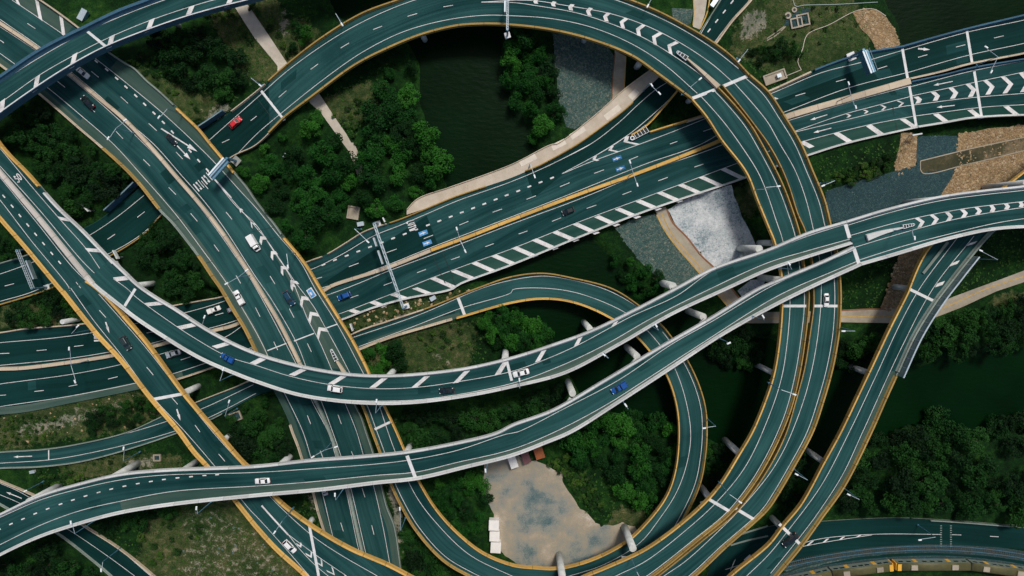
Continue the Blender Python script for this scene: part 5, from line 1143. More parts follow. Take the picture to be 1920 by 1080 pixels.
LAMPS = [('J', 11, (1460, 975), [(1442, 1048)], 'lamp on the outer right edge of the small loop ramp'), ('E', 11, (830, 848), [(852, 878)], 'lamp on the lower white flyover just below the blue pickup'),
 ('E', 11, (1545, 372), [(1622, 412)], 'lamp on the lower white flyover right of the loop ramp'), ('E', 11, (1800, 212), [(1880, 215)], 'lamp on the lower white flyover nearest the twin ochre ramps'),
 ('D', 11, (688, 485), [(690, 500)], 'lamp on the upper white flyover left of the loop ramp'), ('D', 11, (1045, 285), [(1080, 283)], 'lamp on the upper white flyover over the loop ramp'), ('D', 11, (55, 700), [(55, 690)], 'lamp on the upper white flyover beside the white sedan'),
 ('D', 10, (945, 878), [(905, 850)], 'lamp on the lower edge of the upper white flyover at its lowest bend'), ('D', 9, (1750, 648), [(1677, 612)], 'lamp on the lower edge of the upper white flyover near the blue truck'),
 ('E', 14, (1735, 232), [(1722, 288)], 'lamp on the lower white flyover above the bare yard'), ('E', 14, (660, 420), [(595, 470)], 'lamp on the lower white flyover above the divided motorway'), ('E', 13, (1590, 518), [(1478, 570)], 'lamp on the lower white flyover above the rough pale ground'), ('E', 13, (712, 662), [(540, 680)], 'lamp on the lower white flyover above the small bottom-left road'),
 ('H0', 2, (658, 180), [(645, 182)], 'lamp on the outer edge of the ring ramp above the left grove'), ('H0', 2, (50, 640), [(32, 640)], 'lamp on the outer edge of the ring ramp at its lower left joint'), ('H0', 3, (1010, 52), [(1018, 45)], 'lamp on the outer edge of the ring ramp near the top edge'), ('H0', 3, (1685, 440), [(1702, 455)], 'lamp on the outer edge of the ring ramp beside the bushy meadow'),
 ('H2', 8, (388, 297), [(412, 312)], 'lamp on the outer twin ramp beside the dark gravel'), ('H2', 12, (533, 292), [(565, 322)], 'lamp on the outer twin ramp below the white sedan'), ('H2', 16, (193, 277), [(215, 317)], 'lamp on the outer twin ramp near the bottom right grove'), ('K', 16, (568, 420), [(605, 468)], 'lamp on the right ramp beside the bottom right grove'),
 ('H0', 3, (1275, 708), [(1405, 597)], 'lamp reaching over the ring ramp at its white joint'), ('H1', 15, (1556, 380), [(1705, 520)], 'lamp reaching over the inner twin ramp above its white joint'), ('H1', 15, (892, 935), [(960, 1092)], 'lamp reaching over the inner twin ramp at the bottom edge'), ('H1', 12, (5, 712), [(190, 795)], 'lamp reaching over the inner twin ramp in its middle'), ('H1', 7, (1812, 345), [(1990, 318)], 'lamp reaching over the inner twin ramp beside the pale ground'),
 ('I', 14, (275, 573), [(145, 745)], 'lamp reaching over the ochre ramp behind the lower white car'), ('J', 14, (1122, 642), [(1080, 580)], 'lamp on the left side of the small loop ramp'), ('A1', 1, (1372, 862), [(1200, 878)], 'lamp on the right edge of the big motorway near the red car'),
 ('A1', 1, (1005, 1000), [(820, 1035), (940, 907)], 'double lamp in the big motorway median at the upper left'), ('A1', 5, (1882, 985), [(1705, 1045), (1850, 950)], 'double lamp in the big motorway median above the white pickup'), ('A1', 6, (306, 818), [(242, 915)], 'lamp on the right edge of the big motorway by its white chevrons'), ('A2', 14, (575, 68), [(432, 182), (597, 110)], 'double lamp in the motorway median between the white flyovers'),
 ('B1', 9, (1590, 318), [(1535, 222)], 'lamp in the dark road gap left of the big motorway'), ('B1', 9, (676, 540), [(525, 460), (567, 695)], 'double lamp in the left motorway median'), ('B1', 9, (680, 312), [(585, 290)], 'lamp on the upper edge of the left motorway'), ('J', 9, (1780, 905), [(1720, 855)], 'lamp beside the low ramp between the two left flyovers'), ('J', 13, (1050, 148), [(932, 125)], 'lamp beside the low ramp at the left'),
 ('N', 13, (900, 872), [(765, 1030)], 'lamp with a pale head over the small bottom-left road'), ('N', 13, (325, 372), [(195, 440)], 'lamp beside the small road at the left edge'), ('B1', 6, (790, 640), [(835, 728)], 'lamp on the upper edge of the wide motorway left of the truss gantry'), ('B1', 6, (1548, 722), [(1508, 640), (1568, 800)], 'double lamp in the wide motorway median right of the blue airplane marks'),
 ('B1', 7, (870, 245), [(885, 140), (937, 303)], 'double lamp in the wide motorway median near the dark car'), ('B1', 7, (130, 172), [(168, 240)], 'lamp on the footway edge of the wide motorway'), ('B1', 4, (510, 765), [(601, 632), (652, 802)], 'double lamp in the right motorway median left of the sign gantry'), ('BS', 4, (1560, 490), [(1635, 360), (1671, 535)], 'double lamp at the slot between the two right bridge decks'), ('P', 3, (985, 680), [(1045, 640), (1100, 698)], 'lamp on the slip road beside the ring ramp'),
 ('DE', 8, (935, 650), [(1092, 703)], 'lamp on the white median nose of the right flyover'), ('E', 8, (78, 930), [(155, 900)], 'lamp in the gap between the white flyovers'), ('K', 8, (1555, 862), [(1597, 803)], 'lamp behind the noise screen of the right ramp'), ('M', 16, (1122, 695), [(1140, 805)], 'lamp on the bottom right road')]
for key, t, b, tips, lab in LAMPS: lamp(key, tp(t, *b), [tp(t, *q) for q in tips], lab)

# ================================================================== gantries and signs
def truss(m, p0, p1, w=1.1, h=1.1, bays=14, r=0.075):
    p0, p1 = np.array(p0), np.array(p1); d = p1 - p0; u = d / np.linalg.norm(d); s = np.array([-u[1], u[0], 0]); e = np.array([0, 0, 1.0])
    cs = [s * a * w / 2 + e * b * h / 2 for a in (-1, 1) for b in (-1, 1)]
    for c in cs: m.tube(p0 + c, p1 + c, r * 1.5, n=6)
    for i in range(bays):
        a, b = p0 + d * i / bays, p0 + d * (i + 1) / bays
        m.tube(a + cs[0], b + cs[2], r, n=4, cap=False); m.tube(a + cs[1], b + cs[3], r, n=4, cap=False); m.tube(a + cs[0], b + cs[1], r, n=4, cap=False); m.tube(a + cs[2], b + cs[3], r, n=4, cap=False)
def sign_panel(name, parent, c, u, length, height, mat, thick=0.25, posts=0):
    m = MB(); m.box((c[0], c[1], c[2]), (length, thick, height), math.atan2(u[1], u[0])); return m.build(name, mat, parent)
def gantry(key, a, b, label, h=7.0, boards=(), single=False, truss_part=True):
    """gantry from pixel a to pixel b (pixels of its top); boards = (t0, t1) along it"""
    zb = zat(ROADS[key], *((np.array(a) + np.array(b)) / 2)); z = zb + h
    A, B = np.array(at(*a, z)), np.array(at(*b, z)); r = thing('sign_gantry', label, 'sign gantry', (A[0], A[1], zb)); o = np.array([A[0], A[1], zb]); A, B = A - o, B - o
    m = MB(); truss(m, A, B, 0.6, 0.9, 16, 0.05); m.build('truss', M_STEEL, r)
    for P in ([A] if single else [A, B]):
        m = MB(); m.tube((P[0], P[1], -h * 0.15 - 1.5), (P[0], P[1], h + 0.5), 0.36, 0.30, 10); m.build('post', M_STEELB, r); m = MB(); m.box((P[0], P[1], 0.15), (1.8, 1.8, 0.5), 0.3); m.build('footing', M_JOINT, r)
    u = (B - A) / np.linalg.norm(B - A)
    for t0, t1, off in boards:
        bm_ = M_SCREEN if single or abs(off) > 1.9 else M_SIGN; c = A + (B - A) * (t0 + t1) / 2 + np.array([-u[1], u[0], 0]) * off; L = np.linalg.norm(B - A) * (t1 - t0)
        p = sign_panel('sign_board', r, (c[0], c[1], h), u, L, 1.7, bm_, 0.3); m = MB(); m.box((c[0], c[1], h + 0.95), (L, 0.45, 0.1), math.atan2(u[1], u[0])); m.build('catwalk', M_STEEL, p)
    return r
gantry('B1', tp(6, 885, 595), tp(10, 1105, 150), 'long steel truss gantry spanning the whole wide motorway', 7.0, [(0.15, 0.25, -1.6), (0.30, 0.46, -1.6)])
gantry('H0', tp(2, 1885, 225), tp(2, 1888, -60), 'truss gantry across the ring ramp at the top edge', 5.5, [(0.45, 0.75, 0.8)])
gantry('H0', tp(5, 130, 795), tp(5, 245, 1085), 'truss gantry with an open sign board over the low road at the left edge', 7.0, [(0.32, 0.80, 2.0)])
def big_sign(key, a, b, post, label, h=7.5, depth=2.4):
    """cantilever sign box seen from above: long axis a-b, post beside the road"""
    zb = zat(ROADS[key], *((np.array(a) + np.array(b)) / 2)); z = zb + h; A, B = np.array(at(*a, z)), np.array(at(*b, z)); Pw = np.array(at(*post, zb))
    r = thing('cantilever_sign', label, 'sign', tuple(Pw)); A, B = A - Pw, B - Pw; u = (B - A) / np.linalg.norm(B - A); n = np.array([-u[1], u[0], 0]); L = np.linalg.norm(B - A); mid = (A + B) / 2; rz = math.atan2(u[1], u[0])
    m = MB(); m.tube((0, 0, -2), (0, 0, h + 1.0), 0.45, 0.38, 12); m.build('post', M_STEELB, r); m = MB(); m.box((0, 0, 0.1), (2.6, 2.6, 0.5), rz); m.build('footing', M_JOINT if key == 'B1' else M_GIRD, r)
    m = MB(); m.tube((0, 0, h + 0.4), tuple(A + u * 1.0 + np.array([0, 0, 0.4])), 0.28, 0.25, 8); m.tube(tuple(A + np.array([0, 0, 0.4])), tuple(B + np.array([0, 0, 0.4])), 0.2, n=8); m.build('boom', M_STEELB, r)
    m = MB(); m.box((mid[0], mid[1], h - 0.6), (L, 0.9, 3.4), rz); bx = m.build('display_case', M_STEELB, r)
    for k, mt, wd, zz in ((-0.62, M_LAMPH, 0.5, 1.25), (0.15, M_STEEL, 0.35, 1.25), (0.85, M_STEELB, 0.9, 0.6)):
        q = mid + n * k; m = MB(); m.box((q[0], q[1], h + zz - 0.1), (L, wd, 0.2), rz); m.build('walkway_grating' if k > 0.5 else 'hood', mt, bx)
    m = MB()
    for k in (1.3,):
        q0, q1 = A + n * k + np.array([0, 0, 1.6]), B + n * k + np.array([0, 0, 1.6]); m.tube(tuple(q0), tuple(q1), 0.05, n=5)
        for i in range(9): q = q0 + (q1 - q0) * i / 8; m.tube((q[0], q[1], q[2] - 1.1), tuple(q), 0.04, n=4)
    m.build('handrail', M_STEEL, r)
big_sign('A1', (425, 299), (396, 332), (443, 302), 'blue-grey cantilever sign case reaching over the big motorway exit lane', 6.5)
big_sign('B1', tp(4, 712, 385), tp(4, 775, 550), tp(4, 622, 425), 'shiny cantilever sign case reaching over the right motorway with its foot on a pale pad', 7.0)
def small_sign(label, px, py, ang, L=4.2, Hh=1.6, z=0.0, mat=None):
    x, y, _ = at(px, py, z); r = thing('road_sign', label, 'road sign', (x, y, terr(x, y)), math.radians(ang))
    for s in (-1, 1):
        m = MB(); m.tube((s * L * 0.3, 0, -0.5), (s * L * 0.3, 0, 3.6), 0.08, n=6); m.build('post', M_STEEL, r)
    m = MB(); m.box((0, 0, 3.4), (L, 0.35, Hh), 0); b = m.build('board', mat or M_SIGN, r); m = MB()
    for k in (-0.25, 0.25): m.box((0, 0.22 * math.copysign(1, k), 3.4 + k), (L, 0.08, 0.12), 0)
    m.build('rail', M_STEEL, b)
small_sign('pale road sign standing in bushes left of the big motorway', 173, 391, -45, 3.2); small_sign('pale road sign between the low road and the white flyover', 228, 477, -65, 3.2)
small_sign('small white sign below the hatched shoulder of the wide motorway', 664, 611, -72, 2.6); small_sign('small white sign on the upper verge of the wide motorway', 725, 413, -65, 1.6, 1.0)
small_sign('pale board lying beside the bridge at the right near the gravel', 1702, 257, 10, 3.2, 1.2)

# noise screen of the right ramp: posts and panels
rd = ROADS['K']; i0, i1 = span(rd, (1795, 470), (1655, 702)); rK = thing('noise_screen', 'tall grey noise screen standing along the right edge of the right-hand ramp', 'noise screen', tuple(rd.Lw[(i0 + i1) // 2]))
E_ = rd.Lw[i0:i1 + 1]; U_ = (rd.Rw - rd.Lw)[i0:i1 + 1]; U_ = U_ / np.hypot(U_[:, 0], U_[:, 1])[:, None]
sK = arclen(E_); nP = int(sK[-1] / 3.2)
for j in range(nP):
    t0, t1 = sK[-1] * j / nP, sK[-1] * (j + 1) / nP
    a = np.array([np.interp(t0, sK, E_[:, k]) for k in range(3)]); b = np.array([np.interp(t1, sK, E_[:, k]) for k in range(3)]); uu = U_[min(len(U_) - 1, int(len(U_) * j / nP))]
    m = MB(); d = b - a; rz = math.atan2(d[1], d[0]); c = (a + b) / 2 - uu * 0.25; L = np.hypot(d[0], d[1])
    m.box((c[0], c[1], c[2] + 2.0), (L - 0.12, 0.14, 3.4), rz); attach(m.build('panel', M_SCREEN, None), rK)
    m = MB(); m.tube(tuple(a - uu * 0.25 + np.array([0, 0, -0.5])), tuple(a - uu * 0.25 + np.array([0, 0, 3.9])), 0.13, n=6); attach(m.build('post', M_STEEL, None), rK)
wall_along('top_rail', E_, U_, [(-0.45, 3.7), (-0.45, 3.95), (-0.02, 3.95), (-0.02, 3.7)], M_STEEL, rK); wall_along('base_kerb', E_, U_, [(-0.7, -0.6), (-0.7, 0.55), (0.35, 0.55), (0.35, -0.6)], M_GRY, rK)

# crash cushions
def cushion(key, nose, tail, label, w=1.2, n=4):
    zb = zat(ROADS[key], *nose); A, B = np.array(at(*nose, zb)), np.array(at(*tail, zb)); r = thing('crash_cushion', label, 'crash cushion', tuple(A), math.atan2(*(B - A)[1::-1])); L = np.hypot(*(B - A)[:2])
    for i in range(n):
        x0 = 0.35 + (L - 0.5) * i / n; ww = w * (0.55 + 0.45 * (i + 1) / n); m = MB(); m.box((x0 + (L - 0.5) / n / 2, 0, 0.45), ((L - 0.5) / n - 0.22, ww - 0.25, 0.8)); m.build('cell', M_DARK, r)
        m = MB(); m.box((x0 + (L - 0.5) / n - 0.05, 0, 0.5), (0.14, ww, 0.9)); m.build('diaphragm', M_LAMPH, r)
    m = MB()
    for s in (-1, 1):
        k = len(m.v); m.v += [(0.3, s * w * 0.27, 0.3), (L, s * w * 0.5, 0.3), (L, s * w * 0.5, 0.95), (0.3, s * w * 0.27, 0.95), (0.3, s * (w * 0.27 + .1), 0.3), (L, s * (w * 0.5 + .1), 0.3), (L, s * (w * 0.5 + .1), 0.95), (0.3, s * (w * 0.27 + .1), 0.95)]
        m.f += [tuple(k + i for i in q) for q in ((0, 1, 2, 3), (7, 6, 5, 4), (3, 2, 6, 7), (0, 3, 7, 4), (1, 5, 6, 2), (0, 4, 5, 1))]
    m.build('side_rail', M_LAMPH, r)
    m = MB(); m.tube((0.32, 0, 0.1), (0.32, 0, 0.95), w * 0.30, n=14); ns = m.build('nose', M_LAMPH, r); m = MB(); m.tube((0.32, 0, 0.5), (0.32, 0, 0.97), w * 0.19, n=12); m.build('nose_cap', M_DARK, ns)
cushion('H0', tp(3, 1232, 392), tp(3, 1310, 445), 'crash cushion at the end of the chevrons on the ring ramp', 1.3, 3); cushion('B1', tp(3, 893, 1042), tp(3, 1012, 965), 'wide crash cushion where the slip road leaves the motorway', 2.4, 5)
cushion('DE', tp(8, 1088, 603), tp(8, 1000, 622), 'crash cushion on the white flyover at the right', 1.1, 4); cushion('A1', tp(10, 566, 457), tp(10, 608, 543), 'crash cushion on the big motorway just above the white flyover', 1.1, 4)
m = MB(); 
rd = ROADS['A1']; median('A1', "10:608,543 640,595 668,640 0:650,705", w=0.7, w1=1.5, h=0.9, mat=M_TAN)
# ================================================================== vehicles
def loft(m, secs, n=10):
    """body from cross-sections (x, half width, z low, z high), rounded shoulders"""
    k = len(m.v)
    for x, w, z0, z1 in secs:
        h = z1 - z0
        for y, z in ((-w * .92, z0), (-w, z0 + h * .35), (-w * .97, z0 + h * .72), (-w * .80, z1 - h * .03), (-w * .3, z1), (w * .3, z1), (w * .80, z1 - h * .03), (w * .97, z0 + h * .72), (w, z0 + h * .35), (w * .92, z0)): m.v.append((x, y, z))
    for i in range(len(secs) - 1):
        for j in range(n):
            a, b = k + i * n + j, k + i * n + (j + 1) % n; m.f.append((a, b, b + n, a + n))
    m.f.append(tuple(range(k, k + n))); m.f.append(tuple(range(k + (len(secs) - 1) * n, k + len(secs) * n))[::-1])
WHEEL = None
def wheels(r, xs, hw, rad=0.33):
    global WHEEL
    if WHEEL is None:
        m = MB(); m.tube((0, -0.11, 0), (0, 0.11, 0), 0.33, n=16); t = m.build('tyre', M_DARK); m = MB(); m.tube((0, -0.125, 0), (0, 0.125, 0), 0.2, n=10); h = m.build('rim', M_RIM); WHEEL = (t.data, h.data)
        bpy.data.objects.remove(t); bpy.data.objects.remove(h)
    for x in xs:
        for s in (-1, 1):
            w = bpy.data.objects.new('wheel', WHEEL[0]); col.objects.link(w); w.parent = r; w.location = (x, s * hw, rad); h = bpy.data.objects.new('rim', WHEEL[1]); col.objects.link(h); h.parent = w
def cabin(r, paint_, xr, xrr, xrf, xf, zb, zt, wb, wt):
    """greenhouse: rear foot, rear roof, front roof, front foot"""
    m = MB(); B = [(xr, -wb, zb), (xf, -wb, zb), (xf, wb, zb), (xr, wb, zb)]; T = [(xrr, -wt, zt), (xrf, -wt, zt), (xrf, wt, zt), (xrr, wt, zt)]
    m.add(B + T, [(4, 5, 6, 7), (0, 1, 5, 4), (1, 2, 6, 5), (2, 3, 7, 6), (3, 0, 4, 7)]); c = m.build('cabin', paint_, r)
    mb = MB(); k = 0.06; mb.add([(xrr + .02, -wt * .96, zt + .0), (xrf - .02, -wt * .96, zt), (xrf - .02, wt * .96, zt), (xrr + .02, wt * .96, zt), (xrr + .2, -wt * .8, zt + k), (xrf - .2, -wt * .8, zt + k), (xrf - .2, wt * .8, zt + k), (xrr + .2, wt * .8, zt + k)], [(4, 5, 6, 7), (0, 1, 5, 4), (1, 2, 6, 5), (2, 3, 7, 6), (3, 0, 4, 7)]); mb.build('roof', paint_, r, False)
    def pane(name, q):
        q = [np.array(p, float) for p in q]; c0 = sum(q) / 4; n = np.cross(q[1] - q[0], q[3] - q[0]); n = n / np.linalg.norm(n); v = [c0 + (p - c0) * 0.88 + n * 0.015 for p in q]; mesh_obj(name, v, [(0, 1, 2, 3)], M_GLASS, r)
    pane('windscreen', [B[1], B[2], T[2], T[1]]); pane('rear_window', [B[3], B[0], T[0], T[3]]); pane('side_window', [B[0], B[1], T[1], T[0]]); pane('side_window', [B[2], B[3], T[3], T[2]])
def lights(r, xf, xr, w, zf, zr):
    for s in (-1, 1):
        m = MB(); m.box((xf, s * w, zf), (0.22, 0.36, 0.14)); m.build('headlight', M_LIGHT, r); m = MB(); m.box((xr, s * w, zr), (0.14, 0.3, 0.2)); m.build('tail_light', M_TAIL, r); m = MB(); m.box((0.85, s * 0.99, 0.98), (0.2, 0.24, 0.15)); m.build('mirror', M_DARK, r)
def car(kind, color, key, f, b, label, name=None):
    """f and b: pixels of the front and the back end"""
    rd = ROADS[key]; c = (np.array(f) + np.array(b)) / 2; z = zat(rd, *c) + 0.02; W = np.array(at(*c, z)); P, Q = np.array(at(*f, z)), np.array(at(*b, z)); d = P - Q
    p = CP[color]; nm, cat = {'sedan': ('car', 'car'), 'hatch': ('car', 'car'), 'suv': ('car', 'car'), 'ute': ('pickup_truck', 'pickup truck'), 'tray': ('pickup_truck', 'pickup truck'), 'van': ('light_truck', 'light truck')}[kind]
    r = thing(name or nm, label, cat, tuple(W), math.atan2(d[1], d[0]), 'vehicles on the roads'); m = MB()
    k_ = float(np.clip(np.hypot(d[0], d[1]) / {'sedan': 4.74, 'hatch': 4.1, 'suv': 4.6, 'ute': 5.0, 'tray': 5.0, 'van': 5.7}[kind], 0.92, 1.28)); r.scale = (k_, min(k_, 1.12), min(k_, 1.12))
    # slope of the road along the car
    g = zat(rd, *f) - zat(rd, *b); r.rotation_euler[1] = -math.atan2(g, max(1, np.hypot(d[0], d[1])))
    if kind == 'sedan':
        loft(m, [(-2.36, .66, .42, .78), (-2.28, .80, .32, .92), (-1.7, .89, .25, .99), (-.6, .92, .22, .98), (.6, .92, .22, .96), (1.35, .90, .24, .92), (2.0, .84, .28, .80), (2.3, .70, .36, .68), (2.38, .55, .42, .58)]); m.build('body', p, r, True); cabin(r, p, -1.65, -.95, .25, 1.05, .94, 1.42, .84, .62); lights(r, 2.16, -2.32, .62, .66, .78); wheels(r, (-1.4, 1.4), .82)
    elif kind == 'hatch':
        loft(m, [(-2.05, .66, .42, .95), (-1.98, .82, .32, 1.02), (-1.3, .88, .25, 1.02), (.4, .89, .22, 1.0), (1.2, .87, .24, .94), (1.8, .80, .28, .82), (2.05, .62, .38, .66)]); m.build('body', p, r, True); cabin(r, p, -1.95, -1.45, .3, 1.1, .96, 1.47, .82, .64); lights(r, 1.86, -2.03, .6, .68, .85); wheels(r, (-1.28, 1.28), .78)
    elif kind == 'suv':
        loft(m, [(-2.3, .74, .45, 1.05), (-2.22, .88, .36, 1.12), (-1.4, .94, .3, 1.14), (.4, .95, .28, 1.12), (1.3, .93, .3, 1.06), (2.0, .87, .34, .95), (2.3, .70, .44, .78)]); m.build('body', p, r, True); cabin(r, p, -2.15, -1.75, .35, 1.15, 1.08, 1.70, .88, .70); lights(r, 2.12, -2.27, .66, .8, .95); wheels(r, (-1.4, 1.4), .86)
    elif kind in ('ute', 'tray'):
        loft(m, [(-.45, .90, .35, 1.05), (-.2, .92, .32, 1.1), (.8, .92, .30, 1.06), (1.6, .90, .32, 1.02), (2.25, .86, .36, .92), (2.5, .72, .45, .78)]); m.build('body', p, r, True); cabin(r, p, -.55, -.3, .55, 1.3, 1.04, 1.72, .86, .70); lights(r, 2.33, -2.45, .68, .80, .85); wheels(r, (-1.6, 1.55), .84)
        w = .90 if kind == 'ute' else 1.0; t = MB(); t.box((-1.55, 0, .80), (1.95, 2 * w, .12)); bed = t.build('tray', M_STEEL if kind == 'tray' else M_DARK, r)
        for q, sz in (((-1.55, w - .04, 1.0), (1.95, .08, .45)), ((-1.55, -w + .04, 1.0), (1.95, .08, .45)), ((-2.5, 0, 1.0), (.08, 2 * w, .45)), ((-.60, 0, 1.0), (.08, 2 * w, .45))):
            t = MB(); t.box(q, sz); t.build('tray_side', p, bed)
        if kind == 'tray': t = MB(); t.box((-1.55, 0, 1.22), (1.7, 1.7, .75), 0, .96); t.build('canopy', p, r)
        t = MB(); t.box((-.4, 0, .5), (4.2, .9, .3)); t.build('chassis', M_DARK, r)
    elif kind == 'van':
        loft(m, [(1.15, .95, .4, 1.2), (1.5, .97, .36, 1.25), (2.3, .95, .38, 1.2), (2.75, .90, .42, 1.0), (2.85, .78, .5, .85)]); m.build('body', p, r, True); cabin(r, p, 1.1, 1.15, 1.9, 2.5, 1.15, 2.05, .92, .82); lights(r, 2.72, -2.88, .7, .85, .8); wheels(r, (-1.7, 1.9), .9)
        t = MB(); t.box((-.95, 0, 1.55), (3.9, 2.15, 1.9), 0, .985); bx = t.build('cargo_box', p, r); t = MB()
        for x in np.linspace(-2.6, .7, 6): t.box((x, 0, 2.515), (.06, 2.05, .04))
        t.build('roof_rib', p, bx); t = MB(); t.box((-.6, 0, .5), (4.4, 1.0, .35)); t.build('chassis', M_DARK, r)
    return r
def cz(t, a, b): return tp(t, *a), tp(t, *b)
CARS = [('sedan', 'white', 'A1', *cz(1, (675, 585), (588, 515)), 'white sedan emerging from under the blue-edged corner flyover'), ('sedan', 'black', 'A1', *cz(1, (625, 728), (712, 815)), 'black car in the shade just below the corner flyover'), ('hatch', 'red', 'H0', *cz(1, (1815, 885), (1735, 955)), 'red car at the start of the ring ramp'),
 ('sedan', 'black', 'A1', (333, 272), (315, 254), 'black car beside the big white merge arrows'), ('van', 'white', 'A1', *cz(6, (28, 800), (-40, 690)), 'white box truck beside the first white chevrons on the motorway'), ('tray', 'white', 'A1', *cz(9, (1770, 20), (1830, 120)), 'white pickup driving up the left carriageway of the big motorway'), ('suv', 'navy', 'A1', *cz(10, (285, 125), (225, 25)), 'dark blue car on the big motorway beside the chevrons'),
 ('suv', 'blue', 'B1', *cz(10, (618, 78), (715, 38)), 'blue car on the wide motorway right of the ochre parapet'), ('tray', 'white', 'B1', *cz(9, (1655, 145), (1568, 178)), 'white pickup on the dark road left of the big motorway'), ('hatch', 'silver', 'B1', *cz(9, (1795, 135), (1715, 170)), 'silver car half hidden under the edge of the big motorway'), ('sedan', 'silver', 'B1', *cz(9, (1252, 508), (1362, 472)), 'silver sedan on the road between the two left flyovers'),
 ('suv', 'grey', 'I', *cz(9, (982, 458), (925, 362)), 'dark grey car on the ochre ramp at the left'), ('tray', 'blue', 'D', *cz(9, (1668, 500), (1758, 545)), 'blue truck on the upper white flyover beside its hatch bars'), ('suv', 'white', 'D', *cz(10, (542, 745), (655, 760)), 'white wagon on the upper white flyover over the motorway'), ('sedan', 'black', 'D', *cz(10, (1375, 772), (1490, 758)), 'black car on the upper white flyover at its lowest bend'), ('sedan', 'white', 'D', *cz(11, (8, 650), (128, 618)), 'white sedan on the upper white flyover by a white joint'),
 ('tray', 'blue', 'E', *cz(11, (745, 775), (855, 712)), 'bright blue pickup on the lower white flyover'), ('sedan', 'white', 'H2', *cz(12, (431, 138), (431, 42)), 'white sedan on the outer twin ramp just below the white flyovers'), ('suv', 'black', 'K', *cz(16, (105, 848), (210, 752)), 'black car on the right ramp near the bottom edge'), ('sedan', 'white', 'E', *cz(14, (-2, 365), (112, 358)), 'white sedan on the lower white flyover near the left ochre ramp'),
 ('hatch', 'white', 'I', *cz(14, (298, 892), (218, 808)), 'white car beside the chevrons of the ochre ramp at the bottom'), ('sedan', 'silver', 'A2', *cz(14, (500, 370), (528, 470)), 'pale car half hidden under the lower white flyover'), ('hatch', 'black', 'B1', *cz(7, (375, 522), (462, 488)), 'black car alone on the wide motorway below the median')]
for c in CARS: car(*c)

# ================================================================== sheds, containers, pads
def container(label, cx, cy, ang, L, W_, Hh, mat, z=0.0, cat='shed'):
    x, y, _ = at(cx, cy, Hh); r = thing('site_shed' if cat == 'shed' else 'shipping_container', label, cat, (x, y, terr(x, y) + 0.05), math.radians(ang))
    m = MB(); m.box((0, 0, Hh / 2), (L, W_, Hh)); m.build('walls', mat, r); m = MB(); m.box((0, 0, Hh + 0.06), (L + 0.15, W_ + 0.15, 0.14)); rf = m.build('roof', mat, r)
    m = MB()
    for t in np.linspace(-L / 2 + 0.3, L / 2 - 0.3, int(L / 0.6)): m.box((t, 0, Hh + 0.15), (0.12, W_ - 0.1, 0.06))
    m.build('roof_rib', mat, rf); m = MB(); m.box((0.4, -W_ / 2 - 0.03, 1.05), (0.9, 0.06, 2.05)); m.build('door', M_STEEL, r); m = MB(); m.box((-L / 4, -W_ / 2 - 0.03, 1.5), (0.8, 0.06, 0.7)); m.build('window', M_GLASS, r)
M_CW = simple('white_shed_paint', (0.74, 0.73, 0.70), 0.6, var=0.1); M_CR = simple('rust_orange_paint', (0.30, 0.085, 0.022), 0.6, var=0.25); M_CM = simple('maroon_paint', (0.135, 0.055, 0.060), 0.6, var=0.2)
container('white site shed at the top of the row of three in the yard', 926, 985, -2, 3.3, 3.5, 2.5, M_CW); container('white site shed in the middle of the row of three in the yard', 927.3, 1006, -2, 3.3, 3.3, 2.5, M_CW); container('white site shed at the bottom of the row of three in the yard', 929.5, 1027, -3, 3.4, 3.6, 2.5, M_CW)
container('white container poking out from under the lower white flyover', 960, 862, -70, 6.0, 2.5, 2.6, M_CW, cat='container'); container('maroon container poking out from under the lower white flyover', 984, 853, -70, 6.0, 2.5, 2.6, M_CM, cat='container'); container('rust-orange container poking out from under the lower white flyover', 1009, 844, -72, 6.0, 3.0, 2.6, M_CR, cat='container')
def pad(label, px, py, ang, L, W_, name='concrete_pit', hole=True, cat='concrete pit'):
    x, y, _ = at(px, py, 0.4); r = thing(name, label, cat, (x, y, terr(x, y)), math.radians(ang)); m = MB(); t = 0.45
    for c, s in (((0, W_ / 2 - t / 2), (L, t)), ((0, -W_ / 2 + t / 2), (L, t)), ((L / 2 - t / 2, 0), (t, W_ - 2 * t)), ((-L / 2 + t / 2, 0), (t, W_ - 2 * t))): m.box((c[0], c[1], 0.3), (s[0], s[1], 0.7))
    m.build('rim', M_PATH, r); m = MB(); m.box((0, 0, 0.15), (L - 2 * t - .01, W_ - 2 * t - .01, 0.3)); m.build('base_slab', M_DARKROCK if hole else M_PATH, r)
    return r
pad('square concrete pit with a dark inside in the top right meadow', *tp(4, 262, 150), 12, 4.2, 4.0); pad('second concrete pit touching the square one in the top right meadow', *tp(4, 212, 172), 12, 4.0, 3.4)
pad('pale concrete slab with boxes beside the ring ramp and the right motorway', *tp(4, 30, 592), 20, 7.5, 3.4, 'concrete_slab', False, 'concrete slab'); pad('square concrete pit in grass below the low ramp at the left', *tp(13, 1178, 194), 0, 2.6, 2.4)
pad('pale concrete pad with a small box in the left grove', *tp(6, 730, 515), -10, 4.0, 4.4, 'concrete_slab', False, 'concrete slab'); pad('dark pit with pale rim beside the low ramp and the ochre ramp', *tp(9, 1765, 965), 20, 4.2, 3.2)
def manhole(label, px, py, rr=0.9):
    x, y, _ = at(px, py, 0.3); r = thing('manhole_ring', label, 'manhole ring', (x, y, terr(x, y))); m = MB(); m.tube((0, 0, -.3), (0, 0, .5), rr, n=16); m.build('ring', M_PATH, r); m = MB(); m.tube((0, 0, .3), (0, 0, .52), rr * .5, n=12); m.build('lid', M_DARK, r)
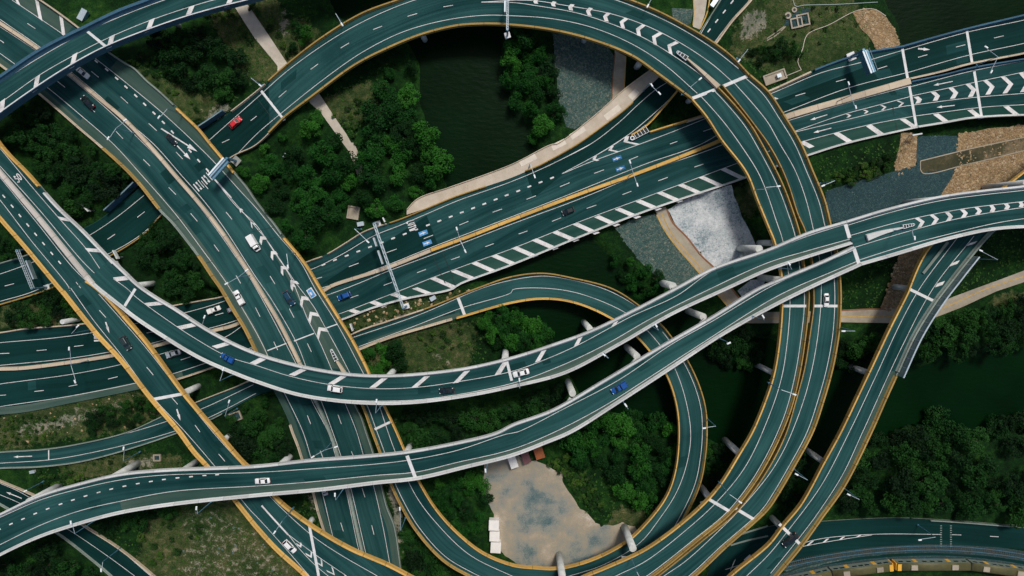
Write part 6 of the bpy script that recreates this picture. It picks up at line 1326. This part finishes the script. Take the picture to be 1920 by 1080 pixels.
manhole('upper round manhole ring beside the gravel pad in the top right meadow', *tp(4, 196, 75), 0.9); manhole('lower round manhole ring beside the gravel pad in the top right meadow', *tp(4, 148, 118), 1.1); manhole('round manhole in the whitish ground beside the path', *tp(7, 1412, 815), 0.5)
def cabinet(label, px, py, ang, L, W_, Hh, mat, z=None):
    x, y, _ = at(px, py, Hh); r = thing('equipment_cabinet', label, 'cabinet', (x, y, terr(x, y) if z is None else z), math.radians(ang)); m = MB(); m.box((0, 0, Hh / 2), (L, W_, Hh)); m.build('case', mat, r); m = MB(); m.box((0, 0, Hh + .05), (L + .2, W_ + .2, .12)); m.build('lid', M_STEEL, r); m = MB(); m.box((0, -W_ / 2 - .02, Hh / 2), (L * .8, .05, Hh * .8)); m.build('door', M_STEELB, r)
cabinet('small teal equipment cabinet in the grass above the corner flyover', *tp(1, 645, 125), 60, 3.6, 1.8, 1.6, M_SCREEN); cabinet('blue box among the tree crowns below the ring ramp', *tp(6, 218, 85), 70, 1.2, 1.0, 1.4, M_STEELB); cabinet('pale cabinet on the verge by the truss gantry', *tp(6, 785, 600), 10, 2.0, 1.2, 1.5, M_JOINT)
cabinet('pale cabinet in the strip between motorway and loop ramp', *tp(10, 1330, 75), 30, 1.8, 1.2, 1.5, M_JOINT); cabinet('yellow-topped cabinet beside the loop ramp', *tp(10, 1043, 440), 80, 1.5, .7, 1.2, M_YEL); cabinet('grey cabinet behind the guardrail of the slip road at the top', *tp(3, 1498, 40), 55, 3.0, 1.2, 1.3, M_GRY, 3.0); cabinet('small box on the pale concrete slab', *tp(4, 62, 580), 20, 1.2, 1.0, 1.3, M_LAMPH); cabinet('pale stone block in the meadow by the left low ramp', *tp(13, 240, 300), 10, 1.6, .8, .9, M_JOINT)

# ================================================================== railway at the bottom right
trackC, _ = catmull(parse("0:1380,1112 1500,1079 1600,1062 1668,1055 1760,1052 1830,1056 1900,1065 1990,1082")[0], 8.0); TW = at_np(trackC, 0.7); sT = arclen(TW)
def rail_set(off, name):
    W = TW.copy(); T = np.gradient(W[:, :2], axis=0); T /= np.hypot(T[:, 0], T[:, 1])[:, None]; N = np.stack([-T[:, 1], T[:, 0], 0 * T[:, 0]], 1); tr = tag(bpy.data.objects.new(name, None), kind='structure'); col.objects.link(tr)
    W = W + N * off; W[:, 2] = 0.25; s = arclen(W)
    ribbon('ballast', W, 3.6, M_DARKROCK, tr)
    for k in (-0.72, 0.72): wall_along('rail', W + N * k, N, [(-.05, 0), (-.05, .3), (.05, .3), (.05, 0)], M_STEELB, tr)
    m = MB()
    for d in np.arange(0, s[-1], 0.75):
        p = [np.interp(d, s, W[:, j]) for j in range(2)]; t = [np.interp(d, s, T[:, j]) for j in range(2)]; m.box((p[0], p[1], 0.30), (0.24, 2.5, 0.12), math.atan2(t[1], t[0]))
    o = attach(m.build('sleepers', M_BARK, None), tr); o['kind'] = 'stuff'
rail_set(0.0, 'railway_track'); rail_set(4.6, 'railway_track')
M_TROOF = simple('olive_train_roof', (0.075, 0.07, 0.022), 0.6, var=0.35); M_TYEL = simple('yellow_train_front', (0.72, 0.38, 0.04), 0.5, var=0.1); M_TSIDE = simple('grey_train_side', (0.16, 0.20, 0.17), 0.5, var=0.2)
def carriage(d0, d1, front, label):
    p0 = np.array([np.interp(d0, sT, TW[:, j]) for j in range(3)]); p1 = np.array([np.interp(d1, sT, TW[:, j]) for j in range(3)]); c = (p0 + p1) / 2; L = np.hypot(*(p1 - p0)[:2]); r = thing('train_carriage', label, 'train carriage', (c[0], c[1], 0.5), math.atan2(*(p1 - p0)[1::-1]), 'carriages of the train')
    m = MB(); m.box((0, 0, 2.0), (L, 2.9, 2.9)); m.build('body', M_TSIDE, r); m = MB(); k = len(m.v); n = 9
    for x in (-L / 2, L / 2):
        for i in range(n): a = math.pi * i / (n - 1); m.v.append((x, math.cos(a) * 1.47, 3.42 + math.sin(a) * 0.45))
    m.f += [(i, i + 1, n + i + 1, n + i) for i in range(n - 1)] + [tuple(range(n))[::-1], tuple(range(n, 2 * n))]; m.f = [q[::-1] for q in m.f]; rf = m.build('roof', M_TROOF, r, True)
    for x in (-L * .28, L * .28): m = MB(); m.box((x, 0, 4.0), (2.2, 1.7, .4)); m.build('air_conditioner', M_PATH, rf)
    for x in np.linspace(-L / 2 + 1.6, L / 2 - 1.6, 9):
        if abs(abs(x) - L * .23) < 1.0: continue
        m = MB(); m.box((x, 1.46, 2.45), (1.5, .06, .8)); m.build('window', M_GLASS, r)
    for x in (-L * .23, L * .23): m = MB(); m.box((x, 1.46, 1.75), (1.3, .08, 2.0)); m.build('door', M_TYEL, r)
    m = MB()
    for x in (-L * .36, L * .36): m.box((x, 0, .25), (2.8, 2.1, .5))
    m.build('bogie', M_DARK, r)
    if front:
        m = MB(); m.box((front * (L / 2 + .25), 0, 1.95), (.5, 2.8, 2.7), 0, .9); m.build('cab_front', M_TYEL, r); m = MB(); m.box((front * (L / 2 - .5), 0, 3.86), (1.3, 2.3, .16)); m.build('cab_roof', M_TYEL, r)
sF = sT[np.argmin(np.abs(trackC[:, 0] - 1664))]
carriage(sF - 21.5, sF - 0.9, 1, 'train carriage with its yellow end at the gap, left of the yellow front'); carriage(sF - 43, sF - 22, 0, 'hindmost train carriage at the bottom edge'); carriage(sF + 0.9, sF + 26, -1, 'train carriage whose yellow front stands right of the gap'); carriage(sF + 26.6, sF + 48, 0, 'train carriage at the bottom right edge')

# ================================================================== trees
def crown_mesh(seed, R=3.6, Hc=3.6, n=900, lobes=11, leaf=0.62):
    r = np.random.default_rng(seed); V, Fc = [], []; L = []
    for i in range(lobes):
        a = r.uniform(0, 6.28); d = R * 0.68 * math.sqrt(r.uniform(0.02, 1)); L.append((d * math.cos(a), d * math.sin(a), Hc * r.uniform(.3, 1.05) * (1 - .35 * (d / R) ** 2), R * r.uniform(.17, .40)))
    for i in range(n):
        x, y, z, q = L[r.integers(lobes)]; v = r.normal(size=3); v /= np.linalg.norm(v); v[2] = abs(v[2]) * 0.9 if r.random() < .8 else v[2]; p = np.array([x, y, z]) + v * q * (0.55 + 0.45 * r.random() ** .4) * np.array([1, 1, .8])
        nrm = v * .7 + r.normal(size=3) * .45 + np.array([0, 0, .35]); nrm /= np.linalg.norm(nrm); u = np.cross(nrm, r.normal(size=3)); u /= np.linalg.norm(u); w = np.cross(nrm, u); s = leaf * r.uniform(.55, 1.25); k = len(V)
        V += [p - u * s * .5, p + w * s * .42 + nrm * .06, p + u * s * .5, p - w * s * .42 + nrm * .06]; Fc.append((k, k + 1, k + 2, k + 3))
    o = mesh_obj('crown', V, Fc, M_LEAF[0]); me = o.data; bpy.data.objects.remove(o); return me
def trunk_mesh(seed):
    r = np.random.default_rng(seed); m = MB(); m.tube((0, 0, -1.5), (.1, .05, 2.2), .22, .15, 7); 
    for i in range(5): a = r.uniform(0, 6.28); m.tube((.05, .02, 1.0 + .25 * i), (math.cos(a) * 1.7, math.sin(a) * 1.7, 2.6 + r.uniform(0, .8)), .1, .04, 5)
    o = m.build('trunk', M_BARK); me = o.data; bpy.data.objects.remove(o); return me
CROWNS = []
for k in range(3):
    row = []
    for s in range(6):
        me = crown_mesh(100 + s + 10 * k, 3.6, (3.8, 3.4, 2.6)[k], (1700, 1500, 800)[k], (22, 19, 9)[k], (.42, .42, .46)[k]); me.materials[0] = M_LEAF[k]; row.append(me)
    CROWNS.append(row)
TRUNKS = [trunk_mesh(s) for s in range(3)]
# deck footprints, for keeping crowns out of the roads
FP = np.vstack([np.column_stack([rd.Cw[::2, :2], rd.hw[::2], rd.z[::2], np.full(len(rd.z[::2]), rd.depth)]) for rd in ROADS.values()])
NT = 0; LAST = None
def tree(x, y, R, k, label, group, name='tree', cat='tree'):
    global NT
    if any(inside(P_, np.array([x]), np.array([y]))[0] for P_ in PATHS): return False
    z = terr(x, y); s = R / 3.6; top = z + 5.2 * s
    d = np.hypot(FP[:, 0] - x, FP[:, 1] - y) - FP[:, 2]
    near = d < R * 0.75
    if (near & (FP[:, 3] - FP[:, 4] < top + 0.3)).any():
        far = near & (FP[:, 3] - FP[:, 4] < top + 0.3)
        if (d[far] < R * 0.25).any() or R < 1.7: return False
        return tree(x, y, R * 0.68, k, label, group, name, cat)
    global LAST
    r = LAST = thing(name, label, cat, (x, y, z), random.uniform(0, 6.28), group); r.scale = (s * random.uniform(.82, 1.22), s * random.uniform(.82, 1.22), s * random.uniform(.8, 1.25))
    c = bpy.data.objects.new('crown', CROWNS[k][random.randrange(6)]); col.objects.link(c); c.parent = r; c.location = (0, 0, 1.2 if k < 2 else .2)
    t = bpy.data.objects.new('trunk', TRUNKS[random.randrange(3)]); col.objects.link(t); t.parent = r
    NT += 1; return True
def grove(s, R, k, label, group, gap=0.8, name='tree', cat='tree', maxn=60):
    P = parse(s)[0]; lo, hi = P.min(0), P.max(0); got = []
    if cat == 'tree': R = (R[0] * (1.5 if k else 1.36), R[1] * (1.5 if k else 1.36))
    for _ in range(1400):
        x, y = random.uniform(lo[0], hi[0]), random.uniform(lo[1], hi[1])
        if not inside(P, np.array([x]), np.array([y]))[0]: continue
        r = random.uniform(*R); wx, wy, _z = at(x, y, 2.5)
        if any(math.hypot(wx - a, wy - b) < (r + c) * gap * (0.72 if cat == 'tree' else 0.62) for a, b, c, _o in got): continue
        if tree(wx, wy, r, k, label, group, name, cat): got.append((wx, wy, r, LAST))
        if len(got) >= maxn: break
    # name the ones a viewer can single out: the ends of the group and its largest crown
    words = label.split(); left = list(got)
    for key_, word in ((lambda t: t[0], 'leftmost'), (lambda t: -t[0], 'rightmost'), (lambda t: -t[1], 'topmost'), (lambda t: t[1], 'bottommost'), (lambda t: -t[2], 'widest remaining')):
        if len(left) < 2: break
        b = min(left, key=key_); left.remove(b); b[3]['label'] = ' '.join((word + ' ' + label).split()[:16])
    if len(left) > 5:
        mx, my, mr = (float(np.median([t[q] for t in left])) for q in range(3))
        for t in left:
            w = ('large' if t[2] > mr else 'small') + ' ' + ('upper' if t[1] > my else 'lower') + '-' + ('right' if t[0] > mx else 'left')
            t[3]['label'] = ' '.join((w + ' ' + label).split()[:16])
    return got
grove("0:455,300 530,225 590,215 640,270 668,300 670,350 650,380 600,430 580,470 545,450 500,390 450,330", (2.8, 4.4), 0, 'bushy dark green tree in the dense grove between the big motorway and the ring ramp', 'trees of the left grove')
grove("0:735,110 775,120 785,200 805,260 830,320 836,355 800,380 760,390 700,400 680,380 675,340 700,290 690,240 720,180", (2.8, 4.2), 0, 'bright-edged green tree on the left creek bank inside the ring', 'trees on the left creek bank')
grove("0:950,65 1030,80 1040,150 1055,230 1058,255 1010,280 985,225 960,190 950,140", (2.5, 3.8), 0, 'rounded green mangrove tree on the right creek bank inside the ring', 'trees on the right creek bank')
grove("0:1112,440 1150,445 1185,480 1238,525 1240,550 1200,555 1170,520 1125,470", (1.8, 2.7), 0, 'small green mangrove in the strip between creek and grey stones', 'mangroves beside the grey stones')
grove("0:280,90 330,55 400,65 450,100 455,150 430,175 380,165 330,140", (2.6, 4.2), 1, 'dark tree in the clump left of the pale path at the top', 'trees beside the top path'); grove("0:555,40 600,60 605,80 570,110 545,90", (2.0, 2.8), 0, 'green tree just outside the ring ramp near the path', 'trees outside the ring')
grove("0:40,200 90,205 170,270 225,320 230,360 170,390 130,400 90,330 30,260", (2.2, 3.6), 1, 'dark tree in the grove between the left double ramp and the big motorway', 'trees in the left wedge'); grove("0:215,325 245,310 260,330 235,360", (2, 3), 1, 'dark tree by the blue retaining wall', 'trees by the wall')
grove("0:285,430 340,425 375,480 400,530 405,560 350,560 310,520 270,470", (2.2, 3.6), 1, 'dark tree in the wedge right of the white flyover and left of the big motorway', 'trees in the wedge by the white flyover')
grove("0:40,555 120,545 150,590 90,605 20,600", (2.0, 3.2), 1, 'dark tree between the low road and the left motorway', 'trees by the left motorway'); grove("0:0,440 20,450 40,480 0,490", (2, 3), 1, 'dark tree under the left edge double ramp', 'trees under the double ramp')
grove("0:900,590 960,575 1020,610 1030,650 960,655 910,640", (2.0, 3.2), 0, 'green tree inside the small loop next to the water', 'trees inside the loop'); grove("0:690,655 740,650 755,680 720,695 695,690", (2.4, 3.2), 0, 'lone green tree right of the big motorway by the loop ramp', 'trees by the loop start')
grove("0:425,790 480,745 545,755 555,850 500,870 450,840", (2.4, 3.6), 1, 'dark tree between the ochre ramp and the divided motorway', 'trees left of the motorway')
grove("0:765,770 900,770 1040,740 1090,770 1060,790 920,790 900,800 790,840 770,820", (2.2, 3.6), 1, 'dark tree between the two white flyovers', 'trees between the white flyovers'); grove("0:1000,740 1060,720 1100,760 1060,790 1000,780", (2, 3.2), 1, 'dark tree on the water edge between the white flyovers', 'trees on the water edge')
grove("0:1065,820 1160,775 1260,790 1268,850 1245,925 1225,960 1200,965 1160,920 1150,880 1090,870", (2.4, 3.8), 0, 'green tree in the grove on the right side of the yard inside the loop', 'trees right of the yard'); grove("0:1030,870 1060,850 1100,880 1130,960 1110,960 1080,930 1060,900", (1.2, 2.0), 2, 'low dark green shrub at the right rim of the bare yard', 'shrubs at the yard rim', .8, 'shrub', 'shrub')
grove("0:800,915 880,880 905,890 915,960 905,1000 880,1010 830,960", (1.8, 3.0), 0, 'green tree in the grove on the left side of the yard', 'trees left of the yard')
grove("0:1572,650 1640,640 1640,670 1600,700 1572,690", (2.0, 3.0), 1, 'dark tree on the creek bank between the twin ramps and the right ramp', 'trees between the ramps'); grove("0:1740,610 1790,590 1850,580 1930,560 1930,640 1860,650 1840,660 1780,660 1735,665 1720,650", (2.2, 3.6), 1, 'dark tree on the creek bank below the path at the right edge', 'trees below the right path')
grove("0:1590,880 1635,835 1700,795 1775,778 1808,800 1850,850 1850,900 1830,960 1800,970 1700,960 1640,985 1600,970 1585,930", (2.4, 4.0), 1, 'dark tree in the large grove above the bottom right road', 'trees of the bottom right grove', .75, maxn=55); grove("0:1850,790 1930,780 1930,850 1890,840", (2.4, 3.6), 1, 'dark tree at the right edge above the bottom right grove', 'trees at the right edge'); grove("0:1860,900 1930,880 1930,960 1870,965", (2, 3.2), 1, 'dim tree at the right edge above the bottom right road', 'dim trees at the right edge')
grove("0:1330,630 1400,625 1425,660 1400,690 1350,680", (2.2, 3.4), 1, 'dark tree beside the water between the white flyovers and the inner twin ramp', 'trees by the inner twin ramp'); grove("0:1320,830 1380,850 1370,890 1330,930 1320,900", (1.8, 2.8), 1, 'dark tree between loop ramp and inner twin ramp', 'trees between loop and twin ramps'); grove("0:1490,880 1530,860 1520,910 1480,960 1460,950", (1.8, 2.6), 1, 'dark tree between the outer twin ramp and the right ramp', 'trees between outer twin ramp and right ramp')
grove("0:760,1000 800,1010 850,1060 850,1090 770,1090", (1.8, 3.0), 1, 'dark tree left of the small loop ramp at the bottom edge', 'trees left of the loop'); grove("0:0,1055 60,1030 130,1010 170,1050 200,1090 0,1090", (2.4, 3.8), 1, 'very dark tree in the bottom left corner', 'trees in the bottom left corner'); grove("0:180,965 300,940 330,960 260,990 220,1000", (2, 3.2), 1, 'dark tree below the lower white flyover at the left', 'trees below the lower flyover')
grove("0:185,765 240,755 300,745 310,775 290,790 240,800 190,800 165,810 150,790", (1.6, 2.8), 1, 'dark bush in the dry strip under the left motorway', 'bushes in the dry strip', 1.0, 'shrub', 'shrub'); grove("0:0,790 60,780 110,790 90,830 0,840", (0.8, 1.5), 2, 'small bush on the dry ground at the left edge', 'small bushes on dry ground', 1.4, 'shrub', 'shrub')
grove("0:1405,95 1440,90 1465,75 1495,85 1500,105 1450,125 1410,120", (1.8, 3.0), 1, 'dark round bush in the top right meadow', 'bushes in the top right meadow', .9, 'shrub', 'shrub', 9)
grove("0:1525,300 1580,290 1660,280 1680,300 1660,320 1610,345 1560,330 1530,335", (1.2, 2.4), 2, 'green shrub on the grass bank above the dark gravel', 'shrubs above the dark gravel', .9, 'shrub', 'shrub', 22); grove("0:1365,350 1425,345 1425,395 1395,400 1375,380", (1.0, 1.8), 2, 'ochre-green shrub right of the whitish ground', 'shrubs by the whitish ground', 1.0, 'shrub', 'shrub', 10)
grove("0:600,230 700,170 730,120 700,300 640,250", (1.0, 2.2), 2, 'light green shrub on the meadow below the ring ramp', 'shrubs below the ring', 1.3, 'shrub', 'shrub', 24); grove("0:250,100 300,120 350,180 380,210 330,190 260,140", (1.0, 2.0), 2, 'green shrub right of the corner flyover', 'shrubs by the corner flyover', 1.5, 'shrub', 'shrub', 12)
grove("0:760,615 880,600 900,660 800,660", (0.8, 1.8), 2, 'green shrub on the sandy meadow inside the loop', 'shrubs inside the loop', 1.3, 'shrub', 'shrub', 16); grove("0:50,885 110,880 150,900 120,925 70,915", (1.2, 2.2), 2, 'green bush beside the small road at the left edge', 'bushes by the small road', 1.0, 'shrub', 'shrub', 10); grove("0:120,870 220,870 260,900 180,905", (0.8, 1.6), 2, 'low bush among the columns at the left', 'bushes among the columns', 1.5, 'shrub', 'shrub', 9)
grove("0:240,935 330,940 380,1000 330,1060 270,1060 230,1010", (1.0, 2.2), 2, 'dark shrub on the rough ground at the bottom left', 'shrubs on rough ground', 1.2, 'shrub', 'shrub', 22); grove("0:1500,0 1600,10 1620,60 1550,110 1460,140 1440,60", (0.6, 1.1), 2, 'tiny shrub scattered in the top right meadow', 'tiny meadow shrubs', 2.4, 'shrub', 'shrub', 22)
grove("0:345,0 480,0 520,60 540,110 500,120 430,40 360,20", (1.0, 2.2), 2, 'green shrub along the top path', 'shrubs along the top path', 1.2, 'shrub', 'shrub', 18); grove("0:560,940 600,950 605,975 580,965", (1, 1.6), 2, 'small bush left of the divided motorway at the bottom', 'bushes left of the motorway', 1.0, 'shrub', 'shrub', 6)
grove("0:640,610 740,585 850,550 860,560 700,608 655,622", (0.5, 1.0), 2, 'low plant in the narrow strip above the loop ramp', 'plants in the narrow strip', 1.6, 'shrub', 'shrub', 18)
# grass tufts on the open ground
def tufts(polys, n, mat, size, name, seed):
    r = np.random.default_rng(seed); V, Fc = [], []
    for s in polys:
        P = ground_poly(s); lo, hi = P.min(0), P.max(0); m = int(n * np.prod(hi - lo)); X = r.uniform(lo[0], hi[0], m); Y = r.uniform(lo[1], hi[1], m); k = inside(P, X, Y)
        for P_ in PATHS: k &= ~inside(P_, X, Y)
        for x, y in zip(X[k], Y[k]):
            d = np.hypot(FP[:, 0] - x, FP[:, 1] - y) - FP[:, 2]
            if ((d < 0.6) & (FP[:, 3] < 2.5)).any(): continue
            z = terr(x, y)
            if z < -0.6: continue
            q = size * r.uniform(.5, 1.5); b = len(V)
            for a in r.uniform(0, 6.28, 3):
                V += [(x + math.cos(a) * q, y + math.sin(a) * q, z + q * .5), (x - math.sin(a) * q * .5, y + math.cos(a) * q * .5, z + q * .1), (x + math.sin(a) * q * .5, y - math.cos(a) * q * .5, z + q * .1)]; Fc.append((b, b + 1, b + 2)); b += 3
    o = mesh_obj(name, V, Fc, mat); tag(o, kind='stuff'); return o
tufts(["0:590,190 740,110 720,300 660,330 640,250", "0:690,640 900,595 920,690 750,710", "0:1380,0 1640,0 1620,110 1440,170 1370,100", "0:230,110 460,170 430,215 380,240 280,150", "0:0,740 320,740 320,800 0,850", "0:1520,300 1690,260 1680,330 1540,350", "0:60,880 370,860 350,900 100,930", "0:170,960 600,940 620,1090 230,1090", "0:350,0 580,0 590,110 480,170", "0:1580,470 1690,450 1640,580 1580,580", "0:1830,440 1930,430 1930,500 1770,570", "0:1050,860 1150,880 1170,990 1100,970"], 0.55, M_LEAF[2], 0.42, 'grass', 5)
print('TREES', NT, 'PIERS', PIERLOG)
